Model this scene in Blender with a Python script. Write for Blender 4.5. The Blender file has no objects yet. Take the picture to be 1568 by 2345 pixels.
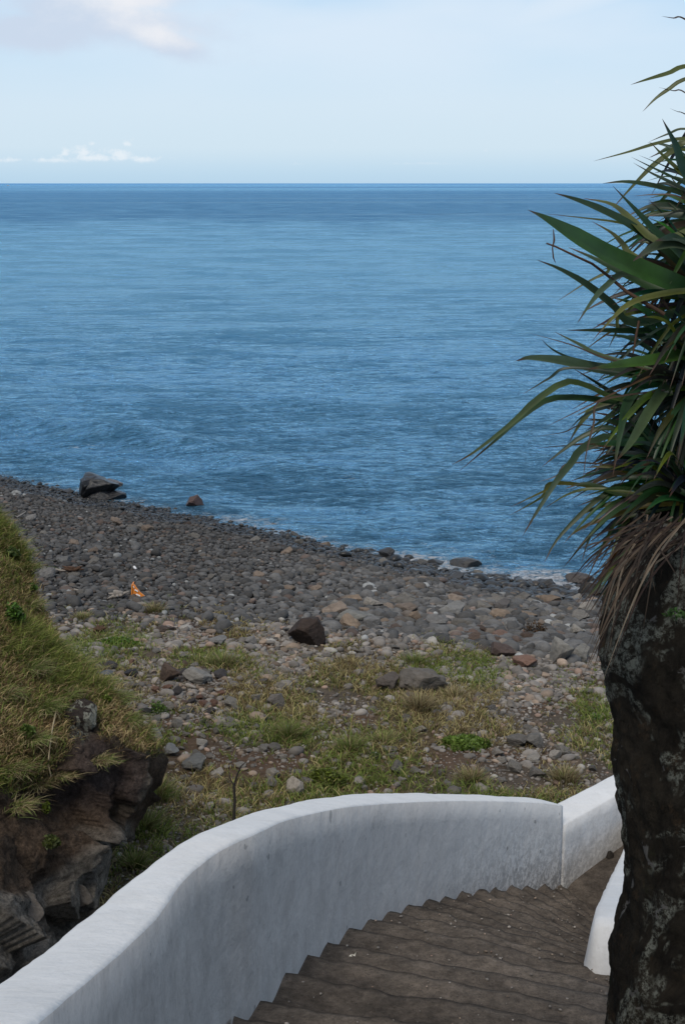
import bpy, math, random, time
_T0 = time.time()
def tick(m): print('TICK', m, round(time.time()-_T0, 1))
import numpy as np
from mathutils import Vector, Matrix
random.seed(7); RNG = np.random.default_rng(7)
sc = bpy.context.scene
COL = sc.collection
R = math.radians
EYE = 15.0            # eye height above the sea
H = 2345.0; W = 1568.0; F = H*50/36.0
PITCH = math.atan((H/2-419.0)/F)
SP, CP = math.sin(PITCH), math.cos(PITCH)

# ---------------------------------------------------------------- camera
cam = bpy.data.cameras.new('camera'); cam.lens = 50; cam.sensor_fit = 'VERTICAL'; cam.sensor_height = 36
cam.clip_start = 0.05; cam.clip_end = 200000
co = bpy.data.objects.new('camera', cam); COL.objects.link(co)
co.location = (0, 0, EYE); co.rotation_euler = (math.pi/2-PITCH, 0, 0)
sc.camera = co
sc.view_settings.view_transform = 'Standard'; sc.view_settings.look = 'None'; sc.view_settings.exposure = 0
sc.cycles.max_bounces = 5; sc.cycles.diffuse_bounces = 3; sc.cycles.glossy_bounces = 3
sc.cycles.caustics_reflective = False; sc.cycles.caustics_refractive = False

# ---------------------------------------------------------------- survey helpers: photo measurements -> metres
def ray(x, y):
    a, b = (x-W/2)/F, (y-H/2)/F
    return Vector((a, CP-b*SP, -SP-b*CP))
def at_z(x, y, z):
    r = ray(x, y); t = (z-EYE)/r.z
    return Vector((r.x*t, r.y*t, z))
def at_d(x, y, d):
    r = ray(x, y); return Vector((r.x*d, r.y*d, EYE+r.z*d))
def proj(p):
    z = p[2]-EYE
    d = p[1]*CP - z*SP; v = -z*CP - p[1]*SP
    return (W/2+F*p[0]/d, H/2+F*v/d, d)
def interp(x, xs, ys): return np.interp(x, xs, ys)

# ---------------------------------------------------------------- numpy noise
_P = RNG.random((64, 64, 64)).astype(np.float32)
def vnoise(x, y, z=0.0):
    x = np.asarray(x, float); y = np.asarray(y, float); z = np.zeros_like(x)+z
    xi, yi, zi = np.floor(x).astype(int), np.floor(y).astype(int), np.floor(z).astype(int)
    fx, fy, fz = x-xi, y-yi, z-zi
    fx, fy, fz = [f*f*(3-2*f) for f in (fx, fy, fz)]
    r = 0
    for dx in (0, 1):
        for dy in (0, 1):
            for dz in (0, 1):
                w = (fx if dx else 1-fx)*(fy if dy else 1-fy)*(fz if dz else 1-fz)
                r = r+w*_P[(xi+dx) & 63, (yi+dy) & 63, (zi+dz) & 63]
    return r*2-1
def fbm(x, y, z=0.0, o=4, g=0.5):
    a, s, t = 1.0, 0.0, 0.0
    for k in range(o):
        s = s+a*vnoise(np.asarray(x)*2**k+17.3*k, np.asarray(y)*2**k+5.1*k, np.asarray(z)*2**k+3.7*k); t += a; a *= g
    return s/t
def sstep(a, b, x):
    t = np.clip((np.asarray(x, float)-a)/(b-a), 0, 1); return t*t*(3-2*t)

# ---------------------------------------------------------------- object helpers
def mesh_np(name, V, Fc, mat=None, parent=None, smooth=True, cols=None, attrs=None):
    """V (n,3), Fc (m,k) with k = 3 or 4"""
    V = np.asarray(V, np.float32); Fc = np.asarray(Fc, np.int32)
    me = bpy.data.meshes.new(name)
    n, m, k = len(V), len(Fc), Fc.shape[1]
    me.vertices.add(n); me.vertices.foreach_set('co', V.ravel())
    me.loops.add(m*k); me.loops.foreach_set('vertex_index', Fc.ravel())
    me.polygons.add(m); me.polygons.foreach_set('loop_start', np.arange(0, m*k, k, dtype=np.int32))
    me.polygons.foreach_set('use_smooth', np.full(m, smooth))
    me.update(calc_edges=True)
    if cols is not None:
        a = me.color_attributes.new('Col', 'FLOAT_COLOR', 'POINT')
        c = np.ones((n, 4), np.float32); c[:, :3] = cols; a.data.foreach_set('color', c.ravel())
    for key, val in (attrs or {}).items():
        a = me.attributes.new(key, 'FLOAT', 'POINT'); a.data.foreach_set('value', np.asarray(val, np.float32).ravel())
    if mat: me.materials.append(mat)
    o = bpy.data.objects.new(name, me); COL.objects.link(o)
    if parent: o.parent = parent
    return o
def tag(o, label=None, cat=None, group=None, kind=None):
    if label: o['label'] = label
    if cat: o['category'] = cat
    if group: o['group'] = group
    if kind: o['kind'] = kind
    return o
def empty(name, loc=(0, 0, 0)):
    o = bpy.data.objects.new(name, None); COL.objects.link(o); o.location = loc; o.empty_display_size = .1
    return o
def grid_faces(nr, nc, flip=False, closed=False):
    i = np.arange(nr-1)[:, None]; j = np.arange(nc if closed else nc-1)[None, :]
    j2 = (j+1) % nc
    a, b, c, d = i*nc+j, i*nc+j2, (i+1)*nc+j2, (i+1)*nc+j
    f = np.stack([a, b, c, d] if not flip else [a, d, c, b], -1)
    return f.reshape(-1, 4)

# ---------------------------------------------------------------- materials
class NT:
    def __init__(s, name):
        s.m = bpy.data.materials.new(name); s.m.use_nodes = True; s.t = s.m.node_tree
        s.b = s.t.nodes['Principled BSDF']; s.out = s.t.nodes['Material Output']
    def n(s, typ, **kw):
        nd = s.t.nodes.new(typ)
        for k, v in kw.items():
            if k.startswith('_'): setattr(nd, k[1:], v)
            else: nd.inputs[k].default_value = v
        return nd
    def l(s, a, b): s.t.links.new(a, b)
    def coord(s, scale=(1, 1, 1), which='Object'):
        c = s.n('ShaderNodeTexCoord'); mp = s.n('ShaderNodeMapping'); mp.inputs['Scale'].default_value = scale
        s.l(c.outputs[which], mp.inputs['Vector']); return mp.outputs['Vector']
    def noise(s, vec, scale, detail=4, rough=.55, dist=0):
        nd = s.n('ShaderNodeTexNoise'); nd.inputs['Scale'].default_value = scale; nd.inputs['Detail'].default_value = detail
        nd.inputs['Roughness'].default_value = rough; nd.inputs['Distortion'].default_value = dist
        s.l(vec, nd.inputs['Vector']); return nd.outputs['Fac']
    def ramp(s, fac, stops):
        nd = s.n('ShaderNodeValToRGB'); e = nd.color_ramp.elements
        while len(e) < len(stops): e.new(.5)
        for k, (p, c) in enumerate(stops):
            e[k].position = p; e[k].color = (c, c, c, 1) if not hasattr(c, '__len__') else (*c, 1)
        s.l(fac, nd.inputs['Fac']); return nd.outputs['Color']
    def mix(s, a, b, fac, mode='MIX'):
        nd = s.n('ShaderNodeMix'); nd.data_type = 'RGBA'; nd.blend_type = mode
        for sock, v in ((nd.inputs[0], fac), (nd.inputs[6], a), (nd.inputs[7], b)):
            if isinstance(v, (int, float)): sock.default_value = v if sock is nd.inputs[0] or sock.name == 'Factor' else (v, v, v, 1)
            elif isinstance(v, (tuple, list)): sock.default_value = (*v, 1)
            else: s.l(v, sock)
        return nd.outputs[2]
    def math(s, op, a, b=0.0, c=None):
        nd = s.n('ShaderNodeMath'); nd.operation = op
        for k, v in enumerate((a, b) if c is None else (a, b, c)):
            if isinstance(v, (int, float)): nd.inputs[k].default_value = v
            else: s.l(v, nd.inputs[k])
        return nd.outputs[0]
    def attr(s, name, out='Color'):
        nd = s.n('ShaderNodeAttribute'); nd.attribute_name = name; return nd.outputs[out]
    def bump(s, h, strength=.3, dist=.02, prev=None):
        nd = s.n('ShaderNodeBump'); nd.inputs['Strength'].default_value = strength; nd.inputs['Distance'].default_value = dist
        s.l(h, nd.inputs['Height'])
        if prev: s.l(prev, nd.inputs['Normal'])
        return nd.outputs['Normal']
    def fin(s, color=None, rough=.8, normal=None, spec=.3):
        if color is not None:
            if isinstance(color, tuple): s.b.inputs['Base Color'].default_value = (*color, 1)
            else: s.l(color, s.b.inputs['Base Color'])
        if isinstance(rough, (int, float)): s.b.inputs['Roughness'].default_value = rough
        else: s.l(rough, s.b.inputs['Roughness'])
        s.b.inputs['Specular IOR Level'].default_value = spec
        if normal: s.l(normal, s.b.inputs['Normal'])
        return s.m

def mat_plaster(name, lo, hi, stain, dirt=.5):
    t = NT(name); v = t.coord(); vs = t.coord((1.3, 1.3, .8))
    vs.node.inputs['Rotation'].default_value = (.5, .45, .2)
    c = t.mix(lo, hi, t.ramp(t.noise(v, 1.7, 6, .65), [(.3, 0), (.75, 1)]))
    streak = t.ramp(t.noise(vs, 4.5, 6, .72, .3), [(.44, 0), (.62, 1)])
    c = t.mix(c, stain, t.math('MULTIPLY', streak, dirt*.7))
    fine = t.ramp(t.noise(v, 38, 4, .7), [(.56, 0), (.74, 1)])
    c = t.mix(c, tuple(x*.55 for x in stain), t.math('MULTIPLY', fine, dirt*.55))
    if name == 'white_plaster': c = t.mix(c, (.68, .67, .655), t.math('MULTIPLY', t.attr('white', 'Fac'), .8))  # brighter light on the far stretch, put into the plaster colour
    if name == 'white_plaster':
        ck = t.noise(t.coord((1, 1, .7)), 1.9, 7, .62, 1.5); ck = t.math('ABSOLUTE', t.math('SUBTRACT', ck, .5))
        c = t.mix(c, (.16, .155, .15), t.math('MULTIPLY', t.ramp(ck, [(0, 1), (.0045, 0)]), t.ramp(t.noise(v, 1.3, 2, .5), [(.5, 0), (.66, .55)])))
        chip = t.ramp(t.noise(v, 7, 3, .5), [(.70, 0), (.715, 1)]); c = t.mix(c, (.24, .235, .225), t.math('MULTIPLY', chip, .7))
    if name != 'white_plaster_skylit':
        base = t.attr('base', 'Fac')
        pit = t.ramp(t.noise(v, 17, 7, .8, .5), [(.46, 0), (.53, 1)])
        c = t.mix(c, (.13, .125, .12), t.math('MULTIPLY', t.math('MULTIPLY', pit, base), .8))
    n = t.bump(t.noise(v, 3.2, 5, .6), .5, .05); n = t.bump(t.noise(v, 45, 5, .7), .35, .006, n)
    return t.fin(c, .75, n, .25)
M_WALL = mat_plaster('white_plaster', (.51, .475, .445), (.615, .58, .545), (.36, .33, .305), .65)
M_WALL_LIT = mat_plaster('white_plaster_lit', (.62, .61, .60), (.74, .73, .72), (.42, .40, .37), .45)  # same plaster, lightened: the light on the straight wall is in its colour
M_CAP = mat_plaster('white_plaster_skylit', (.64, .635, .63), (.71, .705, .70), (.54, .53, .51), .4)  # same paint as the faces, skylight on the top painted in

def mat_concrete():
    t = NT('worn_concrete'); v = t.coord()
    c = t.mix((.046, .039, .034), (.18, .15, .125), t.ramp(t.noise(v, 2.2, 7, .68, .4), [(.3, 0), (.72, 1)]))
    c = t.mix(c, (.028, .024, .021), t.math('MULTIPLY', t.ramp(t.noise(v, 1.1, 5, .7), [(.5, 0), (.66, 1)]), .7))
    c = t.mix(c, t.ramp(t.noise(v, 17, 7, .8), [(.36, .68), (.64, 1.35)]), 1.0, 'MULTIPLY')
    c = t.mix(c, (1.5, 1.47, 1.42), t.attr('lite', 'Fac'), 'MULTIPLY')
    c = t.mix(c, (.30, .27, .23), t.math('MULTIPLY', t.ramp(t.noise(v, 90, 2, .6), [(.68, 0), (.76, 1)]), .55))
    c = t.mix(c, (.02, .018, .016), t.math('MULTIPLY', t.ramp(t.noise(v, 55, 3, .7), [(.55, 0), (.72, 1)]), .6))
    c = t.mix(c, (.02, .018, .016), t.math('MULTIPLY', t.attr('edge', 'Fac'), t.ramp(t.noise(v, 3.5, 6, .75), [(.3, .55), (.6, 1)])))  # contact shade at tread backs and nosings, painted into the concrete
    n = t.bump(t.noise(v, 9, 8, .78), .9, .05); n = t.bump(t.noise(v, 80, 4, .7), .8, .008, n)
    return t.fin(c, .93, n, .12)
M_CONC = mat_concrete()

def mat_stone(name, objrand=False, bumps=1.0, wet=False):
    t = NT(name); v = t.coord()
    if objrand:
        oi = t.n('ShaderNodeObjectInfo'); base = oi.outputs['Color']
    else: base = t.attr('Col')
    g = t.ramp(t.noise(v, 2.6 if objrand else 5, 6, .7), [(.25, .62), (.75, 1.3)])
    c = t.mix(base, g, 1.0, 'MULTIPLY')
    sp = t.ramp(t.noise(v, 16 if objrand else 30, 3, .7), [(.6, 0), (.75, 1)])
    c = t.mix(c, (.30, .28, .25), t.math('MULTIPLY', sp, .10 if wet else .3))
    n = t.bump(t.noise(v, 5 if objrand else 12, 6, .7), .6*bumps, .05 if objrand else .02)
    return t.fin(c, .35 if wet else .88, n, .4 if wet else .2)
M_STONE = mat_stone('beach_stone'); M_WET = mat_stone('wet_stone', wet=True)
M_ROCK = mat_stone('boulder_stone', objrand=True, bumps=1.4); M_ROCKWET = mat_stone('wet_boulder_stone', objrand=True, bumps=1.4, wet=True)

def mat_ground():
    t = NT('beach_soil'); v = t.coord()
    c = t.attr('Col')
    c = t.mix(c, t.ramp(t.noise(v, 3.3, 8, .75), [(.25, .45), (.75, 1.6)]), 1.0, 'MULTIPLY')
    c = t.mix(c, (.23, .21, .19), t.math('MULTIPLY', t.ramp(t.noise(v, 14, 4, .75), [(.58, 0), (.68, 1)]), .55))
    n = t.bump(t.noise(v, 8, 8, .8), 1, .08)
    return t.fin(c, .95, n, .1)
M_GROUND = mat_ground()

def mat_cliff():
    t = NT('headland_rock'); v = t.coord()
    base = t.attr('Col')
    c = t.mix(base, t.ramp(t.noise(v, 2.2, 10, .8, .5), [(.32, .35), (.68, 1.8)]), 1.0, 'MULTIPLY')
    c = t.mix(c, t.ramp(t.noise(v, 14, 8, .85), [(.36, .4), (.64, 1.6)]), 1.0, 'MULTIPLY')
    vor = t.n('ShaderNodeTexVoronoi'); vor.feature = 'DISTANCE_TO_EDGE'; vor.inputs['Scale'].default_value = .9
    nz = t.n('ShaderNodeTexNoise'); nz.inputs['Scale'].default_value = 1.3; nz.inputs['Detail'].default_value = 5
    t.l(v, nz.inputs['Vector']); mx = t.mix(v, nz.outputs['Color'], .38); t.l(mx, vor.inputs['Vector'])
    crack = t.ramp(vor.outputs['Distance'], [(0.0, 1), (.018, 0)])
    c = t.mix(c, (.012, .01, .009), t.math('MULTIPLY', crack, t.math('MULTIPLY', t.attr('rock', 'Fac'), .65)))
    li = t.ramp(t.noise(v, 5.5, 8, .8), [(.52, 0), (.58, 1)])
    c = t.mix(c, (.33, .34, .28), t.math('MULTIPLY', li, t.attr('lichen', 'Fac')))
    n = t.bump(t.noise(v, 3.5, 12, .82), 1.0, .3); n = t.bump(t.noise(v, 25, 8, .8), 1.0, .06, n)
    return t.fin(c, .92, n, .15)
M_CLIFF = mat_cliff()

def mat_leafy(name, rough=.6, trans=.25, spec=.3, col=None):
    t = NT(name); v = t.coord()
    base = t.attr('Col')
    c = t.mix(base, t.ramp(t.noise(v, 9, 3, .6), [(.3, .75), (.7, 1.25)]), 1.0, 'MULTIPLY')
    m = t.fin(c, rough, None, spec)
    if trans:
        tr = t.n('ShaderNodeBsdfTranslucent'); t.l(c, tr.inputs['Color'])
        mx = t.n('ShaderNodeMixShader'); mx.inputs[0].default_value = trans
        t.l(t.b.outputs[0], mx.inputs[1]); t.l(tr.outputs[0], mx.inputs[2]); t.l(mx.outputs[0], t.out.inputs['Surface'])
    return m
M_GRASS = mat_leafy('grass_blade', .7, .3)
M_BUSH = mat_leafy('bush_leaf', .5, .25)
M_PALM = mat_leafy('sword_leaf', .42, .22, .45)
M_DEAD = mat_leafy('dry_leaf', .85, .05, .1)

def mat_bark():
    t = NT('lichened_bark'); v = t.coord(); vs = t.coord((1, 1, .6))
    c = t.mix((.010, .009, .008), (.055, .045, .033), t.ramp(t.noise(vs, 5, 9, .78, .6), [(.35, 0), (.75, 1)]))
    c = t.mix(c, (.12, .075, .04), t.math('MULTIPLY', t.ramp(t.noise(v, 9, 6, .7), [(.58, 0), (.74, 1)]), .55))
    c = t.mix(c, (.03, .04, .012), t.math('MULTIPLY', t.ramp(t.noise(v, 2.3, 6, .7), [(.58, 0), (.7, 1)]), .5))
    li = t.math('MULTIPLY', t.ramp(t.noise(v, 4.2, 3, .6, .8), [(.50, 0), (.56, 1)]), t.ramp(t.noise(v, 30, 7, .9), [(.48, 0), (.55, 1)]))
    c = t.mix(c, (.27, .28, .235), t.math('MULTIPLY', li, .8))
    gr = t.ramp(t.noise(v, 6.5, 5, .65, 1.0), [(.635, 0), (.655, 1)])
    c = t.mix(c, t.mix((.09, .085, .08), (.22, .21, .20), t.noise(v, 40, 5, .8)), t.math('MULTIPLY', gr, .9))
    n = t.bump(t.noise(vs, 6, 9, .8), 1.0, .12); n = t.bump(t.noise(v, 38, 6, .8), 1.0, .03, n)
    return t.fin(c, .95, n, .08)
M_BARK = mat_bark()
def mat_flat(name, col, rough=.6, var=.25, spec=.3):
    t = NT(name); v = t.coord()
    c = t.mix(tuple(x*(1-var) for x in col), tuple(min(1, x*(1+var)) for x in col), t.noise(v, 12, 4, .6))
    return t.fin(c, rough, t.bump(t.noise(v, 30, 3, .6), .3, .01), spec)
M_ORANGE = mat_flat('orange_plastic', (.62, .20, .022), .4)
M_WHITEBIT = mat_flat('white_strip', (.7, .68, .66), .5)
M_RUST = mat_flat('rotting_wood', (.075, .042, .026), .95, .5)
M_DRIFT = mat_flat('bleached_wood', (.26, .23, .20), .9, .4)
M_TWIG = mat_flat('black_twig', (.02, .016, .013), .8)
M_STRAW = mat_flat('straw', (.32, .26, .16), .8)
M_BOAT = mat_flat('boat_white', (.75, .74, .73), .4, .05)
M_BOATGLASS = mat_flat('boat_dark', (.03, .035, .045), .3, .1)
M_SHELL = mat_flat('pale_leaf', (.6, .58, .5), .6)

# ---------------------------------------------------------------- sky and sun
SUN_EL, SUN_AZ = 52.0, 200.0   # behind the viewer, high; the shore is in thin cloud shade
def sky_world():
    w = bpy.data.worlds.new('World'); sc.world = w; w.use_nodes = True; t = w.node_tree; N = t.nodes; L = t.links
    N.clear()
    out = N.new('ShaderNodeOutputWorld'); bg = N.new('ShaderNodeBackground'); L.new(bg.outputs[0], out.inputs[0])
    sky = N.new('ShaderNodeTexSky'); sky.sky_type = 'NISHITA'; sky.sun_disc = False
    sky.sun_elevation = R(SUN_EL); sky.sun_rotation = R(SUN_AZ); sky.air_density = 1.0; sky.dust_density = 1.5; sky.altitude = 20
    def M(op, a, b=0.0, c=None):
        n = N.new('ShaderNodeMath'); n.operation = op
        for k, v in enumerate((a, b) if c is None else (a, b, c)):
            if isinstance(v, (int, float)): n.inputs[k].default_value = v
            else: L.new(v, n.inputs[k])
        return n.outputs[0]
    def MIX(a, b, f):
        n = N.new('ShaderNodeMix'); n.data_type = 'RGBA'
        for s_, v in ((n.inputs[0], f), (n.inputs[6], a), (n.inputs[7], b)):
            if isinstance(v, (int, float)): s_.default_value = v
            elif isinstance(v, tuple): s_.default_value = (*v, 1)
            else: L.new(v, s_)
        return n.outputs[2]
    tc = N.new('ShaderNodeTexCoord'); sp = N.new('ShaderNodeSeparateXYZ'); L.new(tc.outputs['Generated'], sp.inputs[0])
    X, Y, Z = sp.outputs
    az = M('ARCTAN2', X, Y)                      # 0 straight out to sea
    el = M('ARCSINE', Z)
    def smooth(v, a, b):
        n = N.new('ShaderNodeMapRange'); n.interpolation_type = 'SMOOTHSTEP'
        n.inputs['From Min'].default_value = a; n.inputs['From Max'].default_value = b; L.new(v, n.inputs['Value']); return n.outputs[0]
    def noise(scale, sx=1, sy=1, detail=6, rough=.6, off=0.0):
        cx = N.new('ShaderNodeCombineXYZ'); L.new(M('MULTIPLY', az, sx), cx.inputs[0]); L.new(M('MULTIPLY', el, sy), cx.inputs[1]); cx.inputs[2].default_value = off
        n = N.new('ShaderNodeTexNoise'); n.inputs['Scale'].default_value = scale; n.inputs['Detail'].default_value = detail; n.inputs['Roughness'].default_value = rough
        L.new(cx.outputs[0], n.inputs['Vector']); return n.outputs['Fac']
    def gauss(a0, e0, sa, se, rot=0.0):
        da = M('SUBTRACT', az, a0); de = M('SUBTRACT', el, e0)
        if rot:
            c, s_ = math.cos(rot), math.sin(rot)
            da, de = M('ADD', M('MULTIPLY', da, c), M('MULTIPLY', de, s_)), M('SUBTRACT', M('MULTIPLY', de, c), M('MULTIPLY', da, s_))
        da = M('DIVIDE', da, sa); de = M('DIVIDE', de, se)
        return M('EXPONENT', M('MULTIPLY', M('ADD', M('MULTIPLY', da, da), M('MULTIPLY', de, de)), -1.0))
    def MUL(a, f):
        n = N.new('ShaderNodeMix'); n.data_type = 'RGBA'; n.blend_type = 'MULTIPLY'; n.inputs[0].default_value = 1
        L.new(a, n.inputs[6]); n.inputs[7].default_value = (f, f, f, 1); return n.outputs[2]
    nish = MUL(sky.outputs[0], NISHITA_GAIN)
    # pale haze veil, its colour by elevation
    rp = N.new('ShaderNodeValToRGB'); L.new(M('DIVIDE', el, 1.5), rp.inputs['Fac'])
    stops = [(el_/1.5, c_) for el_, c_ in ((0.0, (.52, .725, .90)), (.008, (.56, .76, .925)), (.022, (.665, .825, .95)), (.05, (.68, .83, .96)), (.085, (.62, .80, .97)), (.12, (.49, .73, .97)), (.22, (.24, .46, .78)), (.5, (.20, .36, .62)), (.8, (.50, .54, .62)), (1.5, (.86, .84, .82)))]
    e = rp.color_ramp.elements
    while len(e) < len(stops): e.new(.5)
    for k, (p, c) in enumerate(stops): e[k].position = p; e[k].color = (*c, 1)
    c = MIX(nish, rp.outputs[0], .90)
    # soft cirrus
    ci = M('MULTIPLY', smooth(noise(3.0, 1, 3.2, 4, .5, 3.1), .40, .72), smooth(el, .03, .12))
    ci = M('MAXIMUM', ci, gauss(.155, .118, .10, .016, .30))
    c = MIX(c, (.78, .86, .95), M('MULTIPLY', ci, .7))
    # one cumulus at upper left: lit core, grey underside
    wob = M('MULTIPLY', M('SUBTRACT', noise(22, 1, 1.5, 7, .62), .5), 1.5)
    body = M('MAXIMUM', gauss(-.158, .106, .068, .0165, -.14), M('MAXIMUM', gauss(-.200, .096, .045, .013, 0), gauss(-.145, .125, .045, .022, 0)))
    body = M('MAXIMUM', body, gauss(-.115, .091, .030, .010, -.30))
    cm = smooth(M('ADD', M('MULTIPLY', body, 1.7), M('MULTIPLY', wob, 1.25)), .15, 1.35)
    lit = smooth(M('ADD', M('ADD', M('MULTIPLY', gauss(-.148, .122, .046, .017, -.2), 1.0), M('MULTIPLY', gauss(-.118, .094, .032, .008, -.2), .7)), M('MULTIPLY', wob, .9)), .10, 1.05)
    ccol = MIX((.60, .69, .83), (.88, .88, .91), lit)
    c = MIX(c, ccol, M('MULTIPLY', cm, .88))
    # small bright cumulus puffs low over the horizon
    w2 = M('MULTIPLY', M('SUBTRACT', noise(130, 1, 1.2, 7, .68, 9), .5), 2.6)
    p = None
    for (a0, e0, sa, se) in ((-.1745, .0200, .0095, .0045), (-.151, .0190, .0115, .0045), (-.165, .0165, .035, .003), (-.1465, .0255, .0045, .0024), (-.1865, .0195, .0035, .003), (-.168, .0255, .003, .002), (-.228, .0145, .012, .002), (-.135, .015, .008, .003), (-.19, .0145, .02, .0022), (-.03, .012, .006, .002), (.055, .0125, .03, .0014)):
        gq = gauss(a0, e0, sa, se); p = gq if p is None else M('MAXIMUM', p, gq)
    pm = M('MULTIPLY', smooth(M('ADD', p, w2), .30, 1.25), smooth(el, .0115, .016))
    c = MIX(c, (.86, .91, .955), M('MULTIPLY', pm, .7))
    # below the horizon
    c = MIX((.10, .17, .22), c, smooth(el, -.004, 0.0))
    L.new(c, bg.inputs['Color']); bg.inputs['Strength'].default_value = 1.0
NISHITA_GAIN = 0.10
sky_world()
sl = bpy.data.lights.new('sun', 'SUN'); sl.energy = 1.9; sl.angle = R(20); sl.color = (1.0, .92, .80)
so = bpy.data.objects.new('sun', sl); COL.objects.link(so)
az = R(SUN_AZ); d_ = Vector((math.sin(az)*math.cos(R(SUN_EL)), math.cos(az)*math.cos(R(SUN_EL)), math.sin(R(SUN_EL))))
so.rotation_euler = (-d_).to_track_quat('-Z', 'Y').to_euler(); so.location = (0, -5, 40)

# ---------------------------------------------------------------- shoreline and terrain
SH = [(-600, 985), (-200, 1062), (0, 1102), (200, 1143), (400, 1176), (600, 1222), (800, 1266), (1000, 1314), (1200, 1350), (1400, 1378), (1900, 1440)]
shp = [at_z(x, y, 0) for x, y in SH]
SX = np.array([p.x for p in shp]); SY = np.array([p.y for p in shp])
def shore_y(x):
    x = np.asarray(x, float)
    y = np.interp(x, SX, SY)
    sl0 = (SY[1]-SY[0])/(SX[1]-SX[0]); sl1 = (SY[-1]-SY[-2])/(SX[-1]-SX[-2])
    y = np.where(x < SX[0], SY[0]+(x-SX[0])*sl0, y); y = np.where(x > SX[-1], SY[-1]+(x-SX[-1])*sl1, y)
    return y + .5*vnoise(x*.35, 3.3) + .25*vnoise(x*1.3, 8.3)
def sdist(x, y): return (shore_y(x)-np.asarray(y))*.78     # metres inland
def ground_z(x, y):
    s = sdist(x, y)
    z = np.interp(s, [-60, -10, -3, 0, 6, 14, 22, 34, 60], [-9, -1.3, -.35, .05, 1.0, 2.1, 2.75, 3.9, 5.2])
    z = z + .22*fbm(np.asarray(x)*.18, np.asarray(y)*.18, 1.0, 3)*sstep(2, 12, s) + .07*fbm(np.asarray(x)*.9, np.asarray(y)*.9, 2.0, 3)*sstep(0, 5, s)
    return z
def veg_mask(x, y):     # 1 on the grassy gravel flat, 0 on the shingle bank
    x = np.asarray(x); y = np.asarray(y)
    return sstep(43.5, 38.5, y + 2.2*fbm(x*.25, y*.25, 5.0, 3) + np.clip(x+3, 0, 9)*.15)
def cover(x, y):        # how grassy it is
    g = fbm(np.asarray(x)*.62+4, np.asarray(y)*.42, 7.0, 4)
    m = sstep(-.24, .20, g + .10*sstep(38, 24, y))
    m = np.maximum(m, .8*np.exp(-((np.asarray(x)+3.1)/1.3)**2-((np.asarray(y)-22.5)/3.5)**2))
    return m*veg_mask(x, y)
xs = np.unique(np.concatenate([np.linspace(-400, -60, 18), np.linspace(-60, -24, 40), np.linspace(-24, 20, 200), np.linspace(20, 60, 40), np.linspace(60, 400, 18)]))
ys = np.unique(np.concatenate([np.linspace(-120, 10, 20), np.linspace(10, 20, 20), np.linspace(20, 82, 280), np.linspace(82, 300, 30)]))
gx, gy = np.meshgrid(xs, ys)
gz = ground_z(gx, gy)
cv = cover(gx, gy)[..., None]; vm = veg_mask(gx, gy)[..., None]; wet = sstep(1.6, .2, sdist(gx, gy))[..., None]
mott = sstep(-.3, .3, fbm(gx*.5, gy*.5, 11, 3))[..., None]
gcol = (1-vm)*np.array([.05, .047, .045]) + vm*((1-mott)*np.array([.10, .080, .062])+mott*np.array([.105, .068, .046]))
gcol = gcol*(1-.45*cv)+cv*.45*np.array([.11, .105, .045]); gcol = gcol*(1-.6*wet)
tag(mesh_np('ground', np.stack([gx, gy, gz], -1).reshape(-1, 3), grid_faces(len(ys), len(xs)), M_GROUND, cols=gcol.reshape(-1, 3)),
    'stony grey brown ground of the beach flat with soil and gravel', 'ground', kind='structure')

tick('sea')
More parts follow.
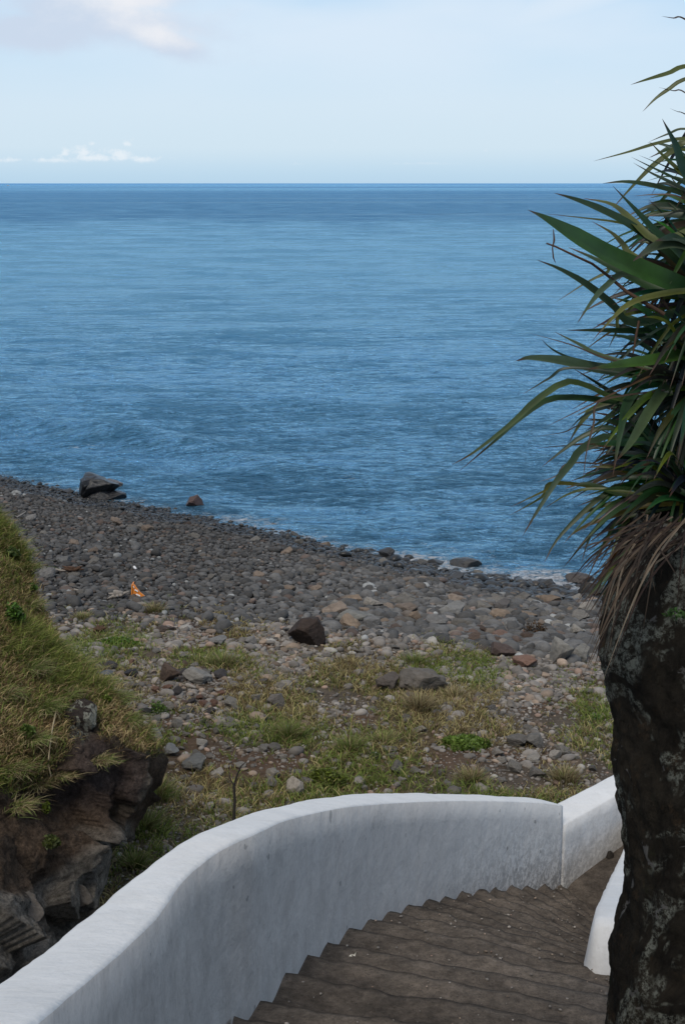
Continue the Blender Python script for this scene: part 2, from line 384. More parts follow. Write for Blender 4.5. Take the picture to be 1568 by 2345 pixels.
# ---------------------------------------------------------------- sea
def mat_sea():
    t = NT('sea_water'); v = t.coord()
    cd = t.n('ShaderNodeSeparateXYZ'); t.l(v, cd.inputs[0])
    Yw = cd.outputs[1]; Xw = cd.outputs[0]
    # wind patches laid over the surface: large stretched noise
    vp = t.coord((.0009, .0028, 1)); patch = t.noise(vp, 1.0, 4, .55, .4)
    vq = t.coord((.012, .035, 1)); patch2 = t.noise(vq, 1.0, 5, .6, .3)
    lo = t.attr('tone', 'Fac')           # sky sheen painted as colour: 0 near the shore .. 1 at the bright band
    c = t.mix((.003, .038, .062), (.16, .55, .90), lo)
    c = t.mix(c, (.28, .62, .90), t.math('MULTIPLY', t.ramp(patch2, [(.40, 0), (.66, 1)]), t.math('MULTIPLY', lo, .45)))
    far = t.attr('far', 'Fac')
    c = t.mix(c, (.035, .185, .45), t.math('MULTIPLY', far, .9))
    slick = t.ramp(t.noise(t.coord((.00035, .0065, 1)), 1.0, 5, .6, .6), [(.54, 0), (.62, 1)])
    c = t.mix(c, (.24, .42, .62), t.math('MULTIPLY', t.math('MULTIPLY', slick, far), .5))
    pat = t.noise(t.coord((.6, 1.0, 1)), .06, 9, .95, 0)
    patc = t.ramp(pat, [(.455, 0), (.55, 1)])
    c = t.mix(c, t.mix((.40, .48, .56), (1.75, 1.55, 1.40), patc), t.math('SUBTRACT', .65, t.math('MULTIPLY', lo, .20)), 'MULTIPLY')  # light and dark ripple facets painted into the water colour
    # foam near the shore
    foam_a = t.attr('foam', 'Fac')
    fn = t.noise(t.coord((1, 1.5, 1)), 2.0, 9, .82, .9)
    fm = t.math('ADD', foam_a, t.math('MULTIPLY', t.math('SUBTRACT', fn, .5), 2.9))
    fm = t.ramp(fm, [(.60, 0), (.92, 1)])
    fm = t.math('MULTIPLY', fm, t.ramp(foam_a, [(.04, 0), (.3, 1)]))
    c = t.mix(c, (.74, .76, .80), fm)
    shal = t.attr('shallow', 'Fac')
    c = t.mix(c, (.06, .065, .06), t.math('MULTIPLY', shal, t.math('SUBTRACT', 1.0, fm)))
    w1 = t.noise(t.coord((.42, 1.0, 1)), 1.55, 8, .68, 0)
    w2 = t.noise(t.coord((.75, 1.0, 1)), 2.6, 5, .65, .5)
    w3 = t.noise(t.coord((.45, 1.0, 1)), .17, 4, .6, .3)
    w4 = t.noise(t.coord((.33, 1.0, 1)), .32, 6, .7, 0); w5 = t.noise(t.coord((.3, 1.0, 1)), .02, 6, .7, 0)
    n = t.bump(w3, .6, .5); n = t.bump(w4, 1.0, 5.0, n); n = t.bump(w5, t_far, 14.0, n) if False else n; n = t.bump(w1, 1.0, 2.3, n); n = t.bump(w2, 1.0, .17, n)
    # waves lean toward the shore: mean visible slope, stronger in the ruffled offshore band
    va = t.n('ShaderNodeVectorMath'); va.operation = 'ADD'; t.l(n, va.inputs[0])
    cx_ = t.n('ShaderNodeCombineXYZ'); t.l(t.math('MULTIPLY', t.math('ADD', t.math('MULTIPLY', far, .22), t.math('SUBTRACT', .13, t.math('MULTIPLY', lo, .12))), -1.0), cx_.inputs[1]); t.l(cx_.outputs[0], va.inputs[1])
    vn = t.n('ShaderNodeVectorMath'); vn.operation = 'NORMALIZE'; t.l(va.outputs[0], vn.inputs[0]); n = vn.outputs[0]
    m = t.fin(c, t.mix(.10, .8, fm), n, .5)
    t.b.inputs['IOR'].default_value = 1.333
    t.b.inputs['Specular IOR Level'].default_value = 0.0; t.b.inputs['Roughness'].default_value = 1
    for l_ in list(t.b.inputs['Roughness'].links): t.t.links.remove(l_)
    gl = t.n('ShaderNodeBsdfGlossy'); gl.inputs['Color'].default_value = (.50, .80, 1.0, 1); t.l(t.mix(.10, .8, fm), gl.inputs['Roughness']); t.l(n, gl.inputs['Normal'])
    fr = t.n('ShaderNodeFresnel'); fr.inputs['IOR'].default_value = 1.333; t.l(n, fr.inputs['Normal'])
    fac = t.math('MULTIPLY', fr.outputs[0], t.math('MULTIPLY', t.math('SUBTRACT', t.math('ADD', .66, t.math('MULTIPLY', lo, .36)), t.math('MULTIPLY', far, .5)), t.math('SUBTRACT', 1.0, fm)))
    fac = t.math('MULTIPLY', fac, t.math('ADD', .55, t.math('MULTIPLY', patc, .90)))
    mxs = t.n('ShaderNodeMixShader'); t.l(fac, mxs.inputs[0]); t.l(t.b.outputs[0], mxs.inputs[1]); t.l(gl.outputs[0], mxs.inputs[2]); t.l(mxs.outputs[0], t.out.inputs['Surface'])
    return m
M_SEA = mat_sea()
pyr = np.concatenate([np.linspace(1700, 1400, 40, endpoint=False), np.linspace(1400, 440, 820, endpoint=False), np.linspace(440, 419.9, 60)])
rr = np.array([EYE/-(ray(784, y).z/ray(784, y).y) for y in pyr]); rr = np.clip(rr, 5, 60000)
aa = np.concatenate([np.linspace(-75, -17, 50, endpoint=False), np.linspace(-17, 17, 860), np.linspace(17, 75, 51)[1:]])*math.pi/180
ra, aaa = np.meshgrid(rr, aa, indexing='ij')
wx, wy = ra*np.sin(aaa), ra*np.cos(aaa)
sp_ = np.gradient(rr)[:, None]
wz = np.zeros_like(wx)
for k in range(34):
    lam = 0.7*1.13**k if k < 22 else RNG.uniform(.8, 2.2)
    th = math.pi/2+RNG.normal(0, .32)            # mostly toward the shore
    kx, ky = math.cos(th)*2*math.pi/lam, math.sin(th)*2*math.pi/lam
    att = np.clip((lam/np.maximum(sp_*1.0, .01)-2.5)/2.5, 0, 1)
    mod = 1+.8*vnoise(wx/lam*.23+k, wy/lam*.23, k*.7)
    amp = .010*lam if lam < 1.3 else .013*(1.3/lam)**.2
    ph = kx*wx+ky*wy+RNG.uniform(0, 6.28)+1.6*vnoise(wx/lam*.3, wy/lam*.3, k+.5)
    wz += att*amp*mod*np.sin(ph-.55*np.cos(ph))
sd = sdist(wx, wy)
# one low swell running in from the left
s0, s1 = at_z(-50, 955, 0), at_z(620, 1040, 0)
tt = (wx-s0.x)/(s1.x-s0.x); yl = s0.y+(s1.y-s0.y)*tt+1.2*vnoise(wx*.08, 2.)
env = np.exp(-np.clip(np.abs(tt-.25)-.3, 0, 9)**2/.12)
wz += .72*env*np.exp(-((wy-yl)/2.1)**2)-.18*env*np.exp(-((wy-yl+5)/3.0)**2)
wz += .10*np.exp(-((sd+2.6+.8*vnoise(wx*.3, 4.))/.8)**2)
wz *= sstep(.5, -7, sd)*.75+.25
wz = np.where(sd > 1.5, -.4, wz)
pixy = np.repeat(pyr[:, None], len(aa), 1)+10*fbm(wx*.01, wy*.004, 2, 3)+8*fbm(wx*.15/np.maximum(1, ra/200), np.log(ra)*3, 3, 2)
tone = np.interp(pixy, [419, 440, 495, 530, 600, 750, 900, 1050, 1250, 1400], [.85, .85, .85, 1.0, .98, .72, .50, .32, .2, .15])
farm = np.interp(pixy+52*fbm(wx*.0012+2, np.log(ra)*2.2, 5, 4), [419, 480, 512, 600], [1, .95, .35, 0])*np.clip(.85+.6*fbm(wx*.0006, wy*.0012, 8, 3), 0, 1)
fpat = fbm(wx*.25, wy*.25, 4, 4)
foam = np.exp(-((sd+.9)/1.5)**2)*(.62+.40*fbm(wx*.12, wy*.1, 9, 2))+.36*sstep(-8, -1.5, sd)*sstep(-.1, .4, fpat)
foam += .33*sstep(4, 9, wx)*sstep(-6, -1, sd)*sstep(-.2, .5, fbm(wx*.5, wy*.7, 6, 3))
foam += .25*np.exp(-((sd+4.6+vnoise(wx*.2, 1.))/.7)**2)*sstep(.05, .4, vnoise(wx*.22, 7.7))
# broken water round the swell crest on the left
for (px, py, rx) in ((45, 992, 2.2), (190, 1012, 2.5), (800, 1090, 1.0)):
    c0 = at_z(px, py, 0); foam += .5*np.exp(-((wx-c0.x)/rx)**2-((wy-c0.y)/1.3)**2)
shal = sstep(-3.0, .4, sd)*.75
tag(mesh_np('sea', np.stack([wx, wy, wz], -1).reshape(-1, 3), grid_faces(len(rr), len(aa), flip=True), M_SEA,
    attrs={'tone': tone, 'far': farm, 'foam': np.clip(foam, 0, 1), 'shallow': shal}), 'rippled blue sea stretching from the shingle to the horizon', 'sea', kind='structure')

tick('stones')
# ---------------------------------------------------------------- stones
import bmesh
def ico(sub):
    bm = bmesh.new(); bmesh.ops.create_icosphere(bm, subdivisions=sub, radius=1)
    V = np.array([v.co[:] for v in bm.verts]); Fc = np.array([[v.index for v in f.verts] for f in bm.faces]); bm.free(); return V, Fc
def rock_shape(sub, seed, angular=.0, lump=.18):
    V, Fc = ico(sub); rg = np.random.default_rng(seed)
    r = 1+lump*fbm(V[:, 0]*1.1+seed*3.1, V[:, 1]*1.1, V[:, 2]*1.1+seed, 3)
    V = V*r[:, None]
    for k in range(int(angular*16)):           # cut flat facets
        n = rg.normal(size=3); n /= np.linalg.norm(n); d = rg.uniform(.5, .82)
        e = V@n-d; V = V-np.outer(np.where(e > 0, e*.96, 0), n)
    if sub >= 4:
        q = fbm(V[:, 0]*2.2+seed, V[:, 1]*2.2, V[:, 2]*2.2+9, 4); st = np.round(q*5)/5
        V = V*(1+.10*st+.07*fbm(V[:, 0]*4+seed, V[:, 1]*4, V[:, 2]*4, 5))[:, None]
    return V, Fc
def scatter(name, P, S, rot, tilt, cols, sub, nvar, mat, label, angular=.3):
    P, S = np.asarray(P), np.asarray(S)
    Vs, Fs, Cs = [], [], []; off = 0
    var = RNG.integers(0, nvar, len(P))
    for v in range(nvar):
        B, Fc = rock_shape(sub, 100+v+sub*13, angular=angular*(v % 3)/2, lump=.25)
        ix = np.where(var == v)[0]
        if not len(ix): continue
        Q = B[None]*S[ix][:, None]
        c, s_ = np.cos(tilt[ix])[:, None], np.sin(tilt[ix])[:, None]
        y, z = Q[..., 1]*c-Q[..., 2]*s_, Q[..., 1]*s_+Q[..., 2]*c
        c, s_ = np.cos(rot[ix])[:, None], np.sin(rot[ix])[:, None]
        x, y = Q[..., 0]*c-y*s_, Q[..., 0]*s_+y*c
        Q = np.stack([x, y, z], -1)+P[ix][:, None]
        Vs.append(Q.reshape(-1, 3)); Fs.append((Fc[None]+off+(np.arange(len(ix))*len(B))[:, None, None]).reshape(-1, 3))
        Cs.append(np.repeat(cols[ix], len(B), 0)); off += len(ix)*len(B)
    o = mesh_np(name, np.concatenate(Vs), np.concatenate(Fs), mat, smooth=True, cols=np.concatenate(Cs))
    return tag(o, *label, kind='stuff')
def stone_cols(n, warm=.25, lo=.07, hi=.23):
    v = lo+(hi-lo)*RNG.beta(1.6, 2.6, n)
    c = np.stack([v*1.10, v*.995, v*.90], 1)
    w = RNG.random(n)
    k = w < warm*.45; c[k] *= np.array([1.25, 1.07, .92])
    k = (w > .9) & (w < .95); c[k] *= np.array([1.25, .98, .86])
    k = w > .985; c[k] = np.array([.34, .32, .29])
    return c
def in_view(x, y, m=120):
    z = ground_z(x, y)-EYE; d = y*CP-z*SP; px = W/2+F*x/d
    return (px > -m-150) & (px < W+m)
def jgrid(x0, x1, y0, y1, cell, jit=.9):
    a = np.arange(x0, x1, cell); b = np.arange(y0, y1, cell*.87)
    A, B = np.meshgrid(a, b); A = A+(np.arange(len(b)) % 2)[:, None]*cell/2
    A = A+RNG.uniform(-.5, .5, A.shape)*cell*jit; B = B+RNG.uniform(-.5, .5, A.shape)*cell*jit
    return A.ravel(), B.ravel()
# shingle bank
x, y = jgrid(-26, 14, 36, 84, .195)
s = sdist(x, y); k = (s > -1.3) & in_view(x, y) & (veg_mask(x, y) < RNG.random(len(x))*.9) & ~((s < -.2) & (RNG.random(len(x)) < .55))
x, y, s = x[k], y[k], s[k]; n = len(x)
big = .082*np.exp(RNG.normal(0, .36, n))*(1+.35*sstep(30, 45, 85-y))*(.82+.5*sstep(-6, 8, x)); big = np.clip(big, .04, .27)
S = np.stack([big*RNG.uniform(1.0, 1.5, n), big*RNG.uniform(.8, 1.1, n), big*RNG.uniform(.5, .85, n)], 1)
z = ground_z(x, y)+S[:, 2]*RNG.uniform(.1, .75, n)
cols = stone_cols(n, .18, .05, .185); wetk = sstep(3.1, 1.5, s+.7*vnoise(x*.6, y*.6))[:, None]
cols = cols*(np.array([.90, .97, 1.05])*(.74+.34*sstep(-6, 9, x+.3*(60-y)))[:, None]); cols = cols*(1-.72*wetk)
dry = wetk[:, 0] < .5
rot = RNG.uniform(0, 6.28, n); tl = RNG.normal(0, .35, n); P = np.stack([x, y, z], 1)
scatter('shingle', P[dry], S[dry], rot[dry], tl[dry], cols[dry], 2, 8, M_STONE, ('rounded grey cobbles heaped along the beach above the water', 'shingle'), .35)
scatter('wet_shingle', P[~dry], S[~dry], rot[~dry], tl[~dry], cols[~dry], 2, 6, M_WET, ('dark wet cobbles lining the edge of the sea', 'shingle'), .2)
# gravel flat
x, y = jgrid(-13, 11, 17.5, 46, .092)
dn = fbm(x*.55, y*.55, 3, 3); k = in_view(x, y, 60) & (veg_mask(x, y) > .15+.5*RNG.random(len(x))) & (RNG.random(len(x)) < np.clip(.66+1.2*dn-.30*cover(x, y)+.16*sstep(-1, 5, x), .14, .98))
x, y = x[k], y[k]; n = len(x)
big = .0265*np.exp(RNG.normal(0, .58, n))*(.85+.75*sstep(24, 40, y)); big = np.clip(big, .018, .17)
S = np.stack([big*RNG.uniform(1.0, 1.6, n), big*RNG.uniform(.8, 1.15, n), big*RNG.uniform(.45, .85, n)], 1)
z = ground_z(x, y)+S[:, 2]*RNG.uniform(0, .55, n); cols = stone_cols(n, .35, .09, .30)
P = np.stack([x, y, z], 1); rot = RNG.uniform(0, 6.28, n); tl = RNG.normal(0, .4, n)
b = big > .038
scatter('gravel', P[~b], S[~b], rot[~b], tl[~b], cols[~b], 1, 5, M_STONE, ('small angular gravel strewn between the grass behind the white wall', 'gravel'), .6)
scatter('rubble', P[b], S[b], rot[b], tl[b], cols[b], 2, 7, M_STONE, ('fist sized broken grey stones strewn over the grassy flat', 'rubble'), .8)

tick('individual larger stones')
# individual larger stones
ROCKS = [rock_shape(5, 500+i, angular=a, lump=.42) for i, a in enumerate([.4, .6, .7, .9, 1.0, 1.3, .45, .8])]
rock_me = []
for i, (V, Fc) in enumerate(ROCKS):
    o = mesh_np('boulder_shape', V, Fc, M_ROCK, smooth=True); me = o.data; bpy.data.objects.remove(o); rock_me.append(me)
rock_me_wet = []
for me in rock_me:
    m2 = me.copy(); m2.materials[0] = M_ROCKWET; rock_me_wet.append(m2)
GREY, PALE, DARK, BROWN, RED, TAN = (.145, .134, .12), (.235, .215, .19), (.035, .034, .034), (.085, .06, .047), (.13, .075, .055), (.21, .16, .12)
taken = []
def find_ground(px, py):
    r = ray(px, py); t = np.arange(14.0, 130.0, .05)
    gx_, gy_, z_ = r.x*t, r.y*t, EYE+r.z*t
    co_ = np.arange(0, len(t), 20); g = np.maximum(ground_z(gx_[co_], gy_[co_]), 0); k = np.argmax(z_[co_] < g)
    fi = np.arange(max(0, co_[k]-20), co_[k]+1); g = np.maximum(ground_z(gx_[fi], gy_[fi]), 0); j = fi[np.argmax(z_[fi] < g)]
    return Vector((gx_[j], gy_[j], z_[j])), float(t[j])
def boulder(px, py, w, h, col, label, var=None, rotz=None, wet=False, group=None, name='boulder', sink=.25):
    """px, py: middle of its foot; w, h as seen"""
    p, d = find_ground(px, py)
    ww, hh = w/F*d, h/F*d
    v = random.randrange(8) if var is None else var
    o = bpy.data.objects.new(name, (rock_me_wet if wet else rock_me)[v]); COL.objects.link(o)
    sx = ww/2*1.06; sy = sx*random.uniform(.75, 1.0); szz = hh/(2-sink*1.2)*1.05
    o.scale = (sx, sy, szz); o.rotation_euler = (random.uniform(-.12, .12), random.uniform(-.12, .12), rotz if rotz is not None else random.uniform(-.5, .5))
    o.location = (p.x, p.y+sy*.55, float(ground_z(p.x, p.y+sy*.55))+szz*(1-sink)-.02 if not wet else max(float(ground_z(p.x, p.y+sy*.6)), -.25)+szz*(1-sink)-.05)
    k = random.uniform(.92, 1.08); o.color = (col[0]*k, col[1]*k, col[2]*k, 1)
    tag(o, label, 'boulder' if w >= 34 else 'stone', group); taken.append((o.location.x, o.location.y, max(sx, sy)))
    return o
NAMED = [
 (218, 1142, 104, 62, (.03, .03, .031), 'black sharp crested boulder standing in the water edge, biggest on the left', 4, .2, True),
 (256, 1112, 50, 26, BROWN, 'low brown rock in the water just behind the big black boulder', 2, .0, True),
 (446, 1159, 50, 42, (.075, .042, .035), 'reddish brown pointed rock standing alone in the shallow water', 5, .5, True),
 (886, 1281, 42, 30, DARK, 'dark pointed rock on the waterline near the middle of the shore', 3, None, True),
 (998, 1293, 44, 21, DARK, 'low dark rock on the waterline left of the long double humped rock', 1, None, True),
 (1068, 1297, 68, 28, (.05, .047, .045), 'long double humped dark rock in the shallows', 0, 0, True),
 (1041, 1330, 46, 22, (.05, .048, .046), 'flat dark rock at the edge of the shingle below the double humped rock', 6, None, True),
 (1253, 1350, 46, 30, (.05, .048, .047), 'dark rounded rock amid white foam left of the tree', 5, None, True),
 (1330, 1333, 62, 30, (.06, .05, .045), 'broad brownish rock in foam half hidden by the hanging dry leaves', 0, None, True),
 (1352, 1368, 60, 34, DARK, 'dark boulder at the water edge touching the tree outline', 7, None, False),
 (155, 1132, 32, 14, DARK, 'small dark rock at the foot of the big black boulder, left side', 3, None, True),
 (1180, 1302, 26, 10, DARK, 'small dark rock just breaking the water right of the double humped rock', 2, None, True),
 (1145, 1295, 20, 8, BROWN, 'tiny brown rock awash next to the double humped rock', 1, None, True),
 (795, 1250, 22, 12, DARK, 'small black rock sitting alone in the wash left of middle waterline', 1, None, True),
 (345, 1166, 16, 9, DARK, 'tiny black rock in the shallows between the two sea boulders', 1, None, True),
 (708, 1484, 98, 74, (.042, .03, .025), 'big dark brown lava boulder where shingle meets grass', 5, .3, False),
 (1284, 1520, 62, 62, (.22, .208, .188), 'tall squarish grey boulder left of the tree trunk', 4, .3, False),
 (1330, 1518, 50, 46, (.20, .19, .172), 'grey boulder leaning against the tall squarish one', 6, 0, False),
 (968, 1590, 104, 52, (.13, .115, .10), 'long sloping grey brown boulder in the middle of the flat', 0, -.3, False),
 (890, 1582, 58, 42, (.10, .085, .075), 'rounded brown boulder touching the long sloping boulder', 6, 0, False),
 (386, 1566, 50, 46, BROWN, 'upright brown rock standing on the flat near the headland', 4, .5, False),
 (450, 1568, 74, 32, (.185, .175, .16), 'flat pale grey slab right of the upright brown rock', 2, .1, False),
 (300, 1552, 46, 20, (.04, .04, .045), 'blue black rock lying near the headland grass', 5, .1, False),
 (242, 1552, 40, 16, (.13, .14, .15), 'low blue grey slab close to the headland grass', 3, .1, False),
 (632, 1628, 56, 44, (.12, .108, .098), 'dark grey split boulder in the centre of the flat', 5, 0, False),
 (676, 1822, 40, 46, (.30, .27, .235), 'pale oval stone close behind the white wall', 6, 1.4, False),
 (1147, 1506, 62, 34, (.085, .062, .055), 'purplish brown low boulder left of the reddish one', 1, -.4, False),
 (1202, 1534, 66, 30, (.20, .12, .09), 'reddish streaked rock sloping down toward the gravel', 3, -.5, False),
 (1038, 1416, 66, 40, (.20, .195, .185), 'large pale grey boulder at top of the grassy flat', 6, 0, False),
 (950, 1424, 38, 30, TAN, 'tan angular boulder left of the large pale grey one', 5, 0, False),
 (815, 1428, 92, 28, (.19, .185, .17), 'long low pale slab right of the dark lava boulder', 2, .1, False),
 (1020, 1428, 50, 16, (.30, .27, .25), 'flat whitish stone in front of the pale grey boulder', 3, 0, False),
 (1105, 1408, 46, 34, GREY, 'grey boulder near the top right of the flat', 4, 0, False),
 (1150, 1400, 40, 32, (.12, .11, .105), 'dark grey boulder behind the brown ones', 6, 0, False),
 (1345, 1412, 56, 40, PALE, 'pale boulder under the hanging dry leaves beside the trunk', 5, 0, False),
 (1320, 1460, 40, 30, PALE, 'pale angular stone above the tall squarish boulder', 4, 0, False),
 (350, 1702, 56, 34, (.20, .19, .175), 'pale slab at the foot of the headland rock', 5, 0, False),
 (390, 1732, 40, 26, (.18, .18, .175), 'grey stone in grass just right of the headland rock', 4, 0, False),
 (332, 1642, 34, 22, DARK, 'black stone beside the bright green bush', 3, 0, False),
 (445, 1766, 60, 36, (.12, .12, .115), 'broad grey boulder sunk in grass right of the headland', 6, .2, False),
 (1225, 1715, 56, 34, (.13, .122, .112), 'broken grey rock in the gravel below the tall boulder', 5, 0, False),
 (1185, 1712, 56, 28, (.12, .11, .10), 'brown grey slab joined to the broken grey rock', 3, 0, False),
 (920, 1790, 22, 12, PALE, 'small pale stone near the wall top in the middle', 1, 0, False),
 (1222, 1745, 34, 20, PALE, 'pale oval stone lying in gravel left of the trunk', 6, 0, False),
 (625, 1785, 30, 24, PALE, 'small pale upright stone left of the pale oval one', 0, 0, False),
 (380, 1450, 44, 16, (.065, .05, .042), 'low brown mound of rock on the left part of the flat', 0, 0, False),
 (425, 1632, 40, 14, (.09, .08, .075), 'dark flat slab left of the split boulder', 3, 0, False),
 (500, 1476, 44, 22, (.17, .165, .16), 'grey boulder left of the dark lava boulder', 6, 0, False),
 (575, 1480, 36, 26, (.2, .19, .18), 'light grey boulder between slab and lava boulder', 5, 0, False),
]
NB = [boulder(*a[:6], var=a[6], rotz=a[7], wet=a[8]) for a in NAMED]
# the big black one is a broken cluster: two lower shoulders grown to it
for (dx, dz, sx_, sz_, v_) in ((.75, -.55, .62, .55, 5), (-.35, .15, .45, .75, 3), (.25, -.5, .7, .5, 7)):
    sh = bpy.data.objects.new('shoulder', rock_me_wet[v_]); COL.objects.link(sh); sh.parent = NB[0]; sh.location = (dx, -.35, dz); sh.scale = (sx_, .7, sz_); sh.rotation_euler = (0, .2, dx*2); sh.color = (.026, .026, .028, 1)

# many more mid-sized ones: individuals, sorted in families that look alike
fam = {
 'shingle': ('large rounded cobble lying on the grey shingle bank', 'larger cobbles on the shingle bank', 'cobble'),
 'edge': ('pale broken rock lying along the top of the shingle', 'broken rocks where shingle meets grass', 'rock'),
 'flat': ('grey stone lying loose on the grassy flat behind the wall', 'loose stones on the grassy flat', 'stone'),
 'brown': ('rust brown lava stone lying on the flat', 'rust brown lava stones on the flat', 'stone'),
}
def family(n, key, gen, wr, cols):
    lab, grp, cat = fam[key]; c = 0; tries = 0
    while c < n and tries < n*30:
        tries += 1
        x, y = gen(); r = random.uniform(*wr)
        if not in_view(np.array([x]), np.array([y]), -20)[0]: continue
        if any((x-a)**2+(y-b)**2 < (r+q*.8)**2 for a, b, q in taken): continue
        z = float(ground_z(x, y)); o = bpy.data.objects.new({'cobble': 'cobble', 'rock': 'rock', 'stone': 'stone'}[cat], random.choice(rock_me[:3]+rock_me[6:7] if key == 'shingle' else rock_me)); COL.objects.link(o)
        s3 = (r*random.uniform(.9, 1.25), r*random.uniform(.75, 1.0), r*random.uniform(.5, .8))
        o.scale = s3; o.rotation_euler = (random.uniform(-.25, .25), random.uniform(-.25, .25), random.uniform(0, 6.3))
        o.location = (x, y, z+s3[2]*.55); cc = random.choice(cols); k = random.uniform(.75, 1.2); o.color = (cc[0]*k, cc[1]*k, cc[2]*k, 1)
        tag(o, lab, cat, grp); taken.append((x, y, r)); c += 1
def gpx(x0, x1, y0, y1):
    def g():
        p, d = find_ground(random.uniform(x0, x1), random.uniform(y0, y1)); return p.x, p.y
    return g
family(60, 'edge', gpx(760, 1370, 1375, 1440), (.22, .42), [GREY, PALE, GREY, (.2, .16, .13), (.17, .165, .16), TAN])
family(45, 'shingle', gpx(60, 1100, 1190, 1370), (.18, .28), [GREY, (.11, .108, .105), (.2, .19, .18), (.18, .14, .11)])
family(150, 'flat', gpx(260, 1390, 1430, 1810), (.07, .19), [GREY, GREY, PALE, (.145, .135, .122), (.12, .11, .10), (.19, .17, .15)])
family(45, 'brown', gpx(210, 520, 1520, 1640), (.08, .22), [BROWN, (.05, .045, .045), RED, (.06, .045, .038)])
family(14, 'brown', gpx(1080, 1240, 1400, 1480), (.15, .3), [BROWN, (.12, .085, .07), (.14, .09, .07)])

tick('blades')
# ---------------------------------------------------------------- blades
def blades(name, P, Hh, Wd, lean, leand, cols, mat, label, parent=None, nrm=None, flat=False):
    """P base points (n,3): each a curved 3-segment blade"""
    n = len(P); t = np.array([0, .35, .7, 1.0]); wv = np.array([1, .85, .55, .04])
    az = RNG.uniform(0, 6.28, n); side = np.stack([np.cos(az), np.sin(az), np.zeros(n)], 1)
    ld = np.stack([np.cos(leand), np.sin(leand), np.zeros(n)], 1)
    V = np.zeros((n, 8, 3)); 
    for k in range(4):
        c = P+ld*(lean*Hh*t[k]**1.8)[:, None]; c = c+np.array([0, 0, 1.0])*(Hh*(t[k]-.35*lean*t[k]**2))[:, None]
        V[:, 2*k] = c-side*(Wd*wv[k]/2)[:, None]; V[:, 2*k+1] = c+side*(Wd*wv[k]/2)[:, None]
    f = np.array([[0, 1, 3, 2], [2, 3, 5, 4], [4, 5, 7, 6]])
    Fc = (f[None]+(np.arange(n)*8)[:, None, None]).reshape(-1, 4)
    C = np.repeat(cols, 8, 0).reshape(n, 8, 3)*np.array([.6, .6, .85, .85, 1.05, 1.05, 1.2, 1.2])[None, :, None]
    o = mesh_np(name, V.reshape(-1, 3), Fc, mat, parent, cols=C.reshape(-1, 3))
    if label: tag(o, *label, kind='stuff')
    return o
def grass_cols(n, dry):
    g = np.array([.095, .135, .030]); g2 = np.array([.16, .19, .050]); s_ = np.array([.30, .25, .135]); b_ = np.array([.13, .09, .05])
    r = RNG.random(n)[:, None]; base = g*(1-r)+g2*r
    q = RNG.random(n)[:, None]; dr = np.where(q < .6, s_, b_)
    pick = (RNG.random(n) < dry)[:, None]
    return np.where(pick, dr, base)*RNG.uniform(.7, 1.25, n)[:, None]
x, y = jgrid(-13, 11, 18, 45, .16)
cc = cover(x, y); k = in_view(x, y, 60) & (RNG.random(len(x)) < cc*.8+.10*veg_mask(x, y)); x, y, cc = x[k], y[k], cc[k]
nb = 9; n = len(x)*nb
bx, by = np.repeat(x, nb)+RNG.normal(0, .07, n), np.repeat(y, nb)+RNG.normal(0, .07, n)
hts = np.repeat(RNG.uniform(.06, .20, len(x))*(1+.7*cc), nb)*RNG.uniform(.6, 1.2, n)
dryn = np.clip(.66-1.3*np.repeat(fbm(x*.3, y*.3, 21, 3), nb)+.0, .08, .95)
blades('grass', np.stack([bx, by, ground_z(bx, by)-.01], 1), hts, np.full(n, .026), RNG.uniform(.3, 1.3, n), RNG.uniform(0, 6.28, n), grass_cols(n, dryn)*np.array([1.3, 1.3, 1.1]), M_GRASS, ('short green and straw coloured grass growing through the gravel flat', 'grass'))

# ---------------------------------------------------------------- bushes and tufts as plants of their own
def leaf_cloud(name, c, rx, ry, rz, n, size, col, mat, parent, hollow=.35):
    u = RNG.normal(size=(n, 3)); u /= np.linalg.norm(u, axis=1)[:, None]; u[:, 2] = np.abs(u[:, 2])*1.0
    rad = RNG.uniform(hollow, 1, n)**.5*(1+.3*fbm(u[:, 0]*2, u[:, 1]*2, u[:, 2]*2+c[0], 2))
    P = np.array(c)+u*rad[:, None]*np.array([rx, ry, rz])
    a = RNG.normal(size=(n, 3)); a /= np.linalg.norm(a, axis=1)[:, None]
    b = np.cross(a, RNG.normal(size=(n, 3))); b /= np.linalg.norm(b, axis=1)[:, None]
    s = size*RNG.uniform(.6, 1.3, n)[:, None]
    V = np.stack([P-a*s, P+b*s*.45, P+a*s, P-b*s*.45], 1)
    Fc = np.arange(n*4).reshape(-1, 4)
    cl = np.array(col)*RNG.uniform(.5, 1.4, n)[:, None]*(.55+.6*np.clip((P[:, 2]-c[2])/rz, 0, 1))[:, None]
    return mesh_np(name, V.reshape(-1, 3), Fc, mat, parent, smooth=False, cols=np.repeat(cl, 4, 0))
def tube(name, pts, rads, mat, parent=None, seg=7):
    pts = [Vector(p) for p in pts]; V = []
    for i, p in enumerate(pts):
        d = (pts[min(i+1, len(pts)-1)]-pts[max(i-1, 0)]).normalized()
        u = d.orthogonal().normalized() if abs(d.z) < .95 else Vector((1, 0, 0)); u = (u-d*u.dot(d)).normalized(); w = d.cross(u)
        for k in range(seg):
            a = 2*math.pi*k/seg; V.append(p+(u*math.cos(a)+w*math.sin(a))*rads[i])
    return mesh_np(name, [v[:] for v in V], grid_faces(len(pts), seg, closed=True), mat, parent)
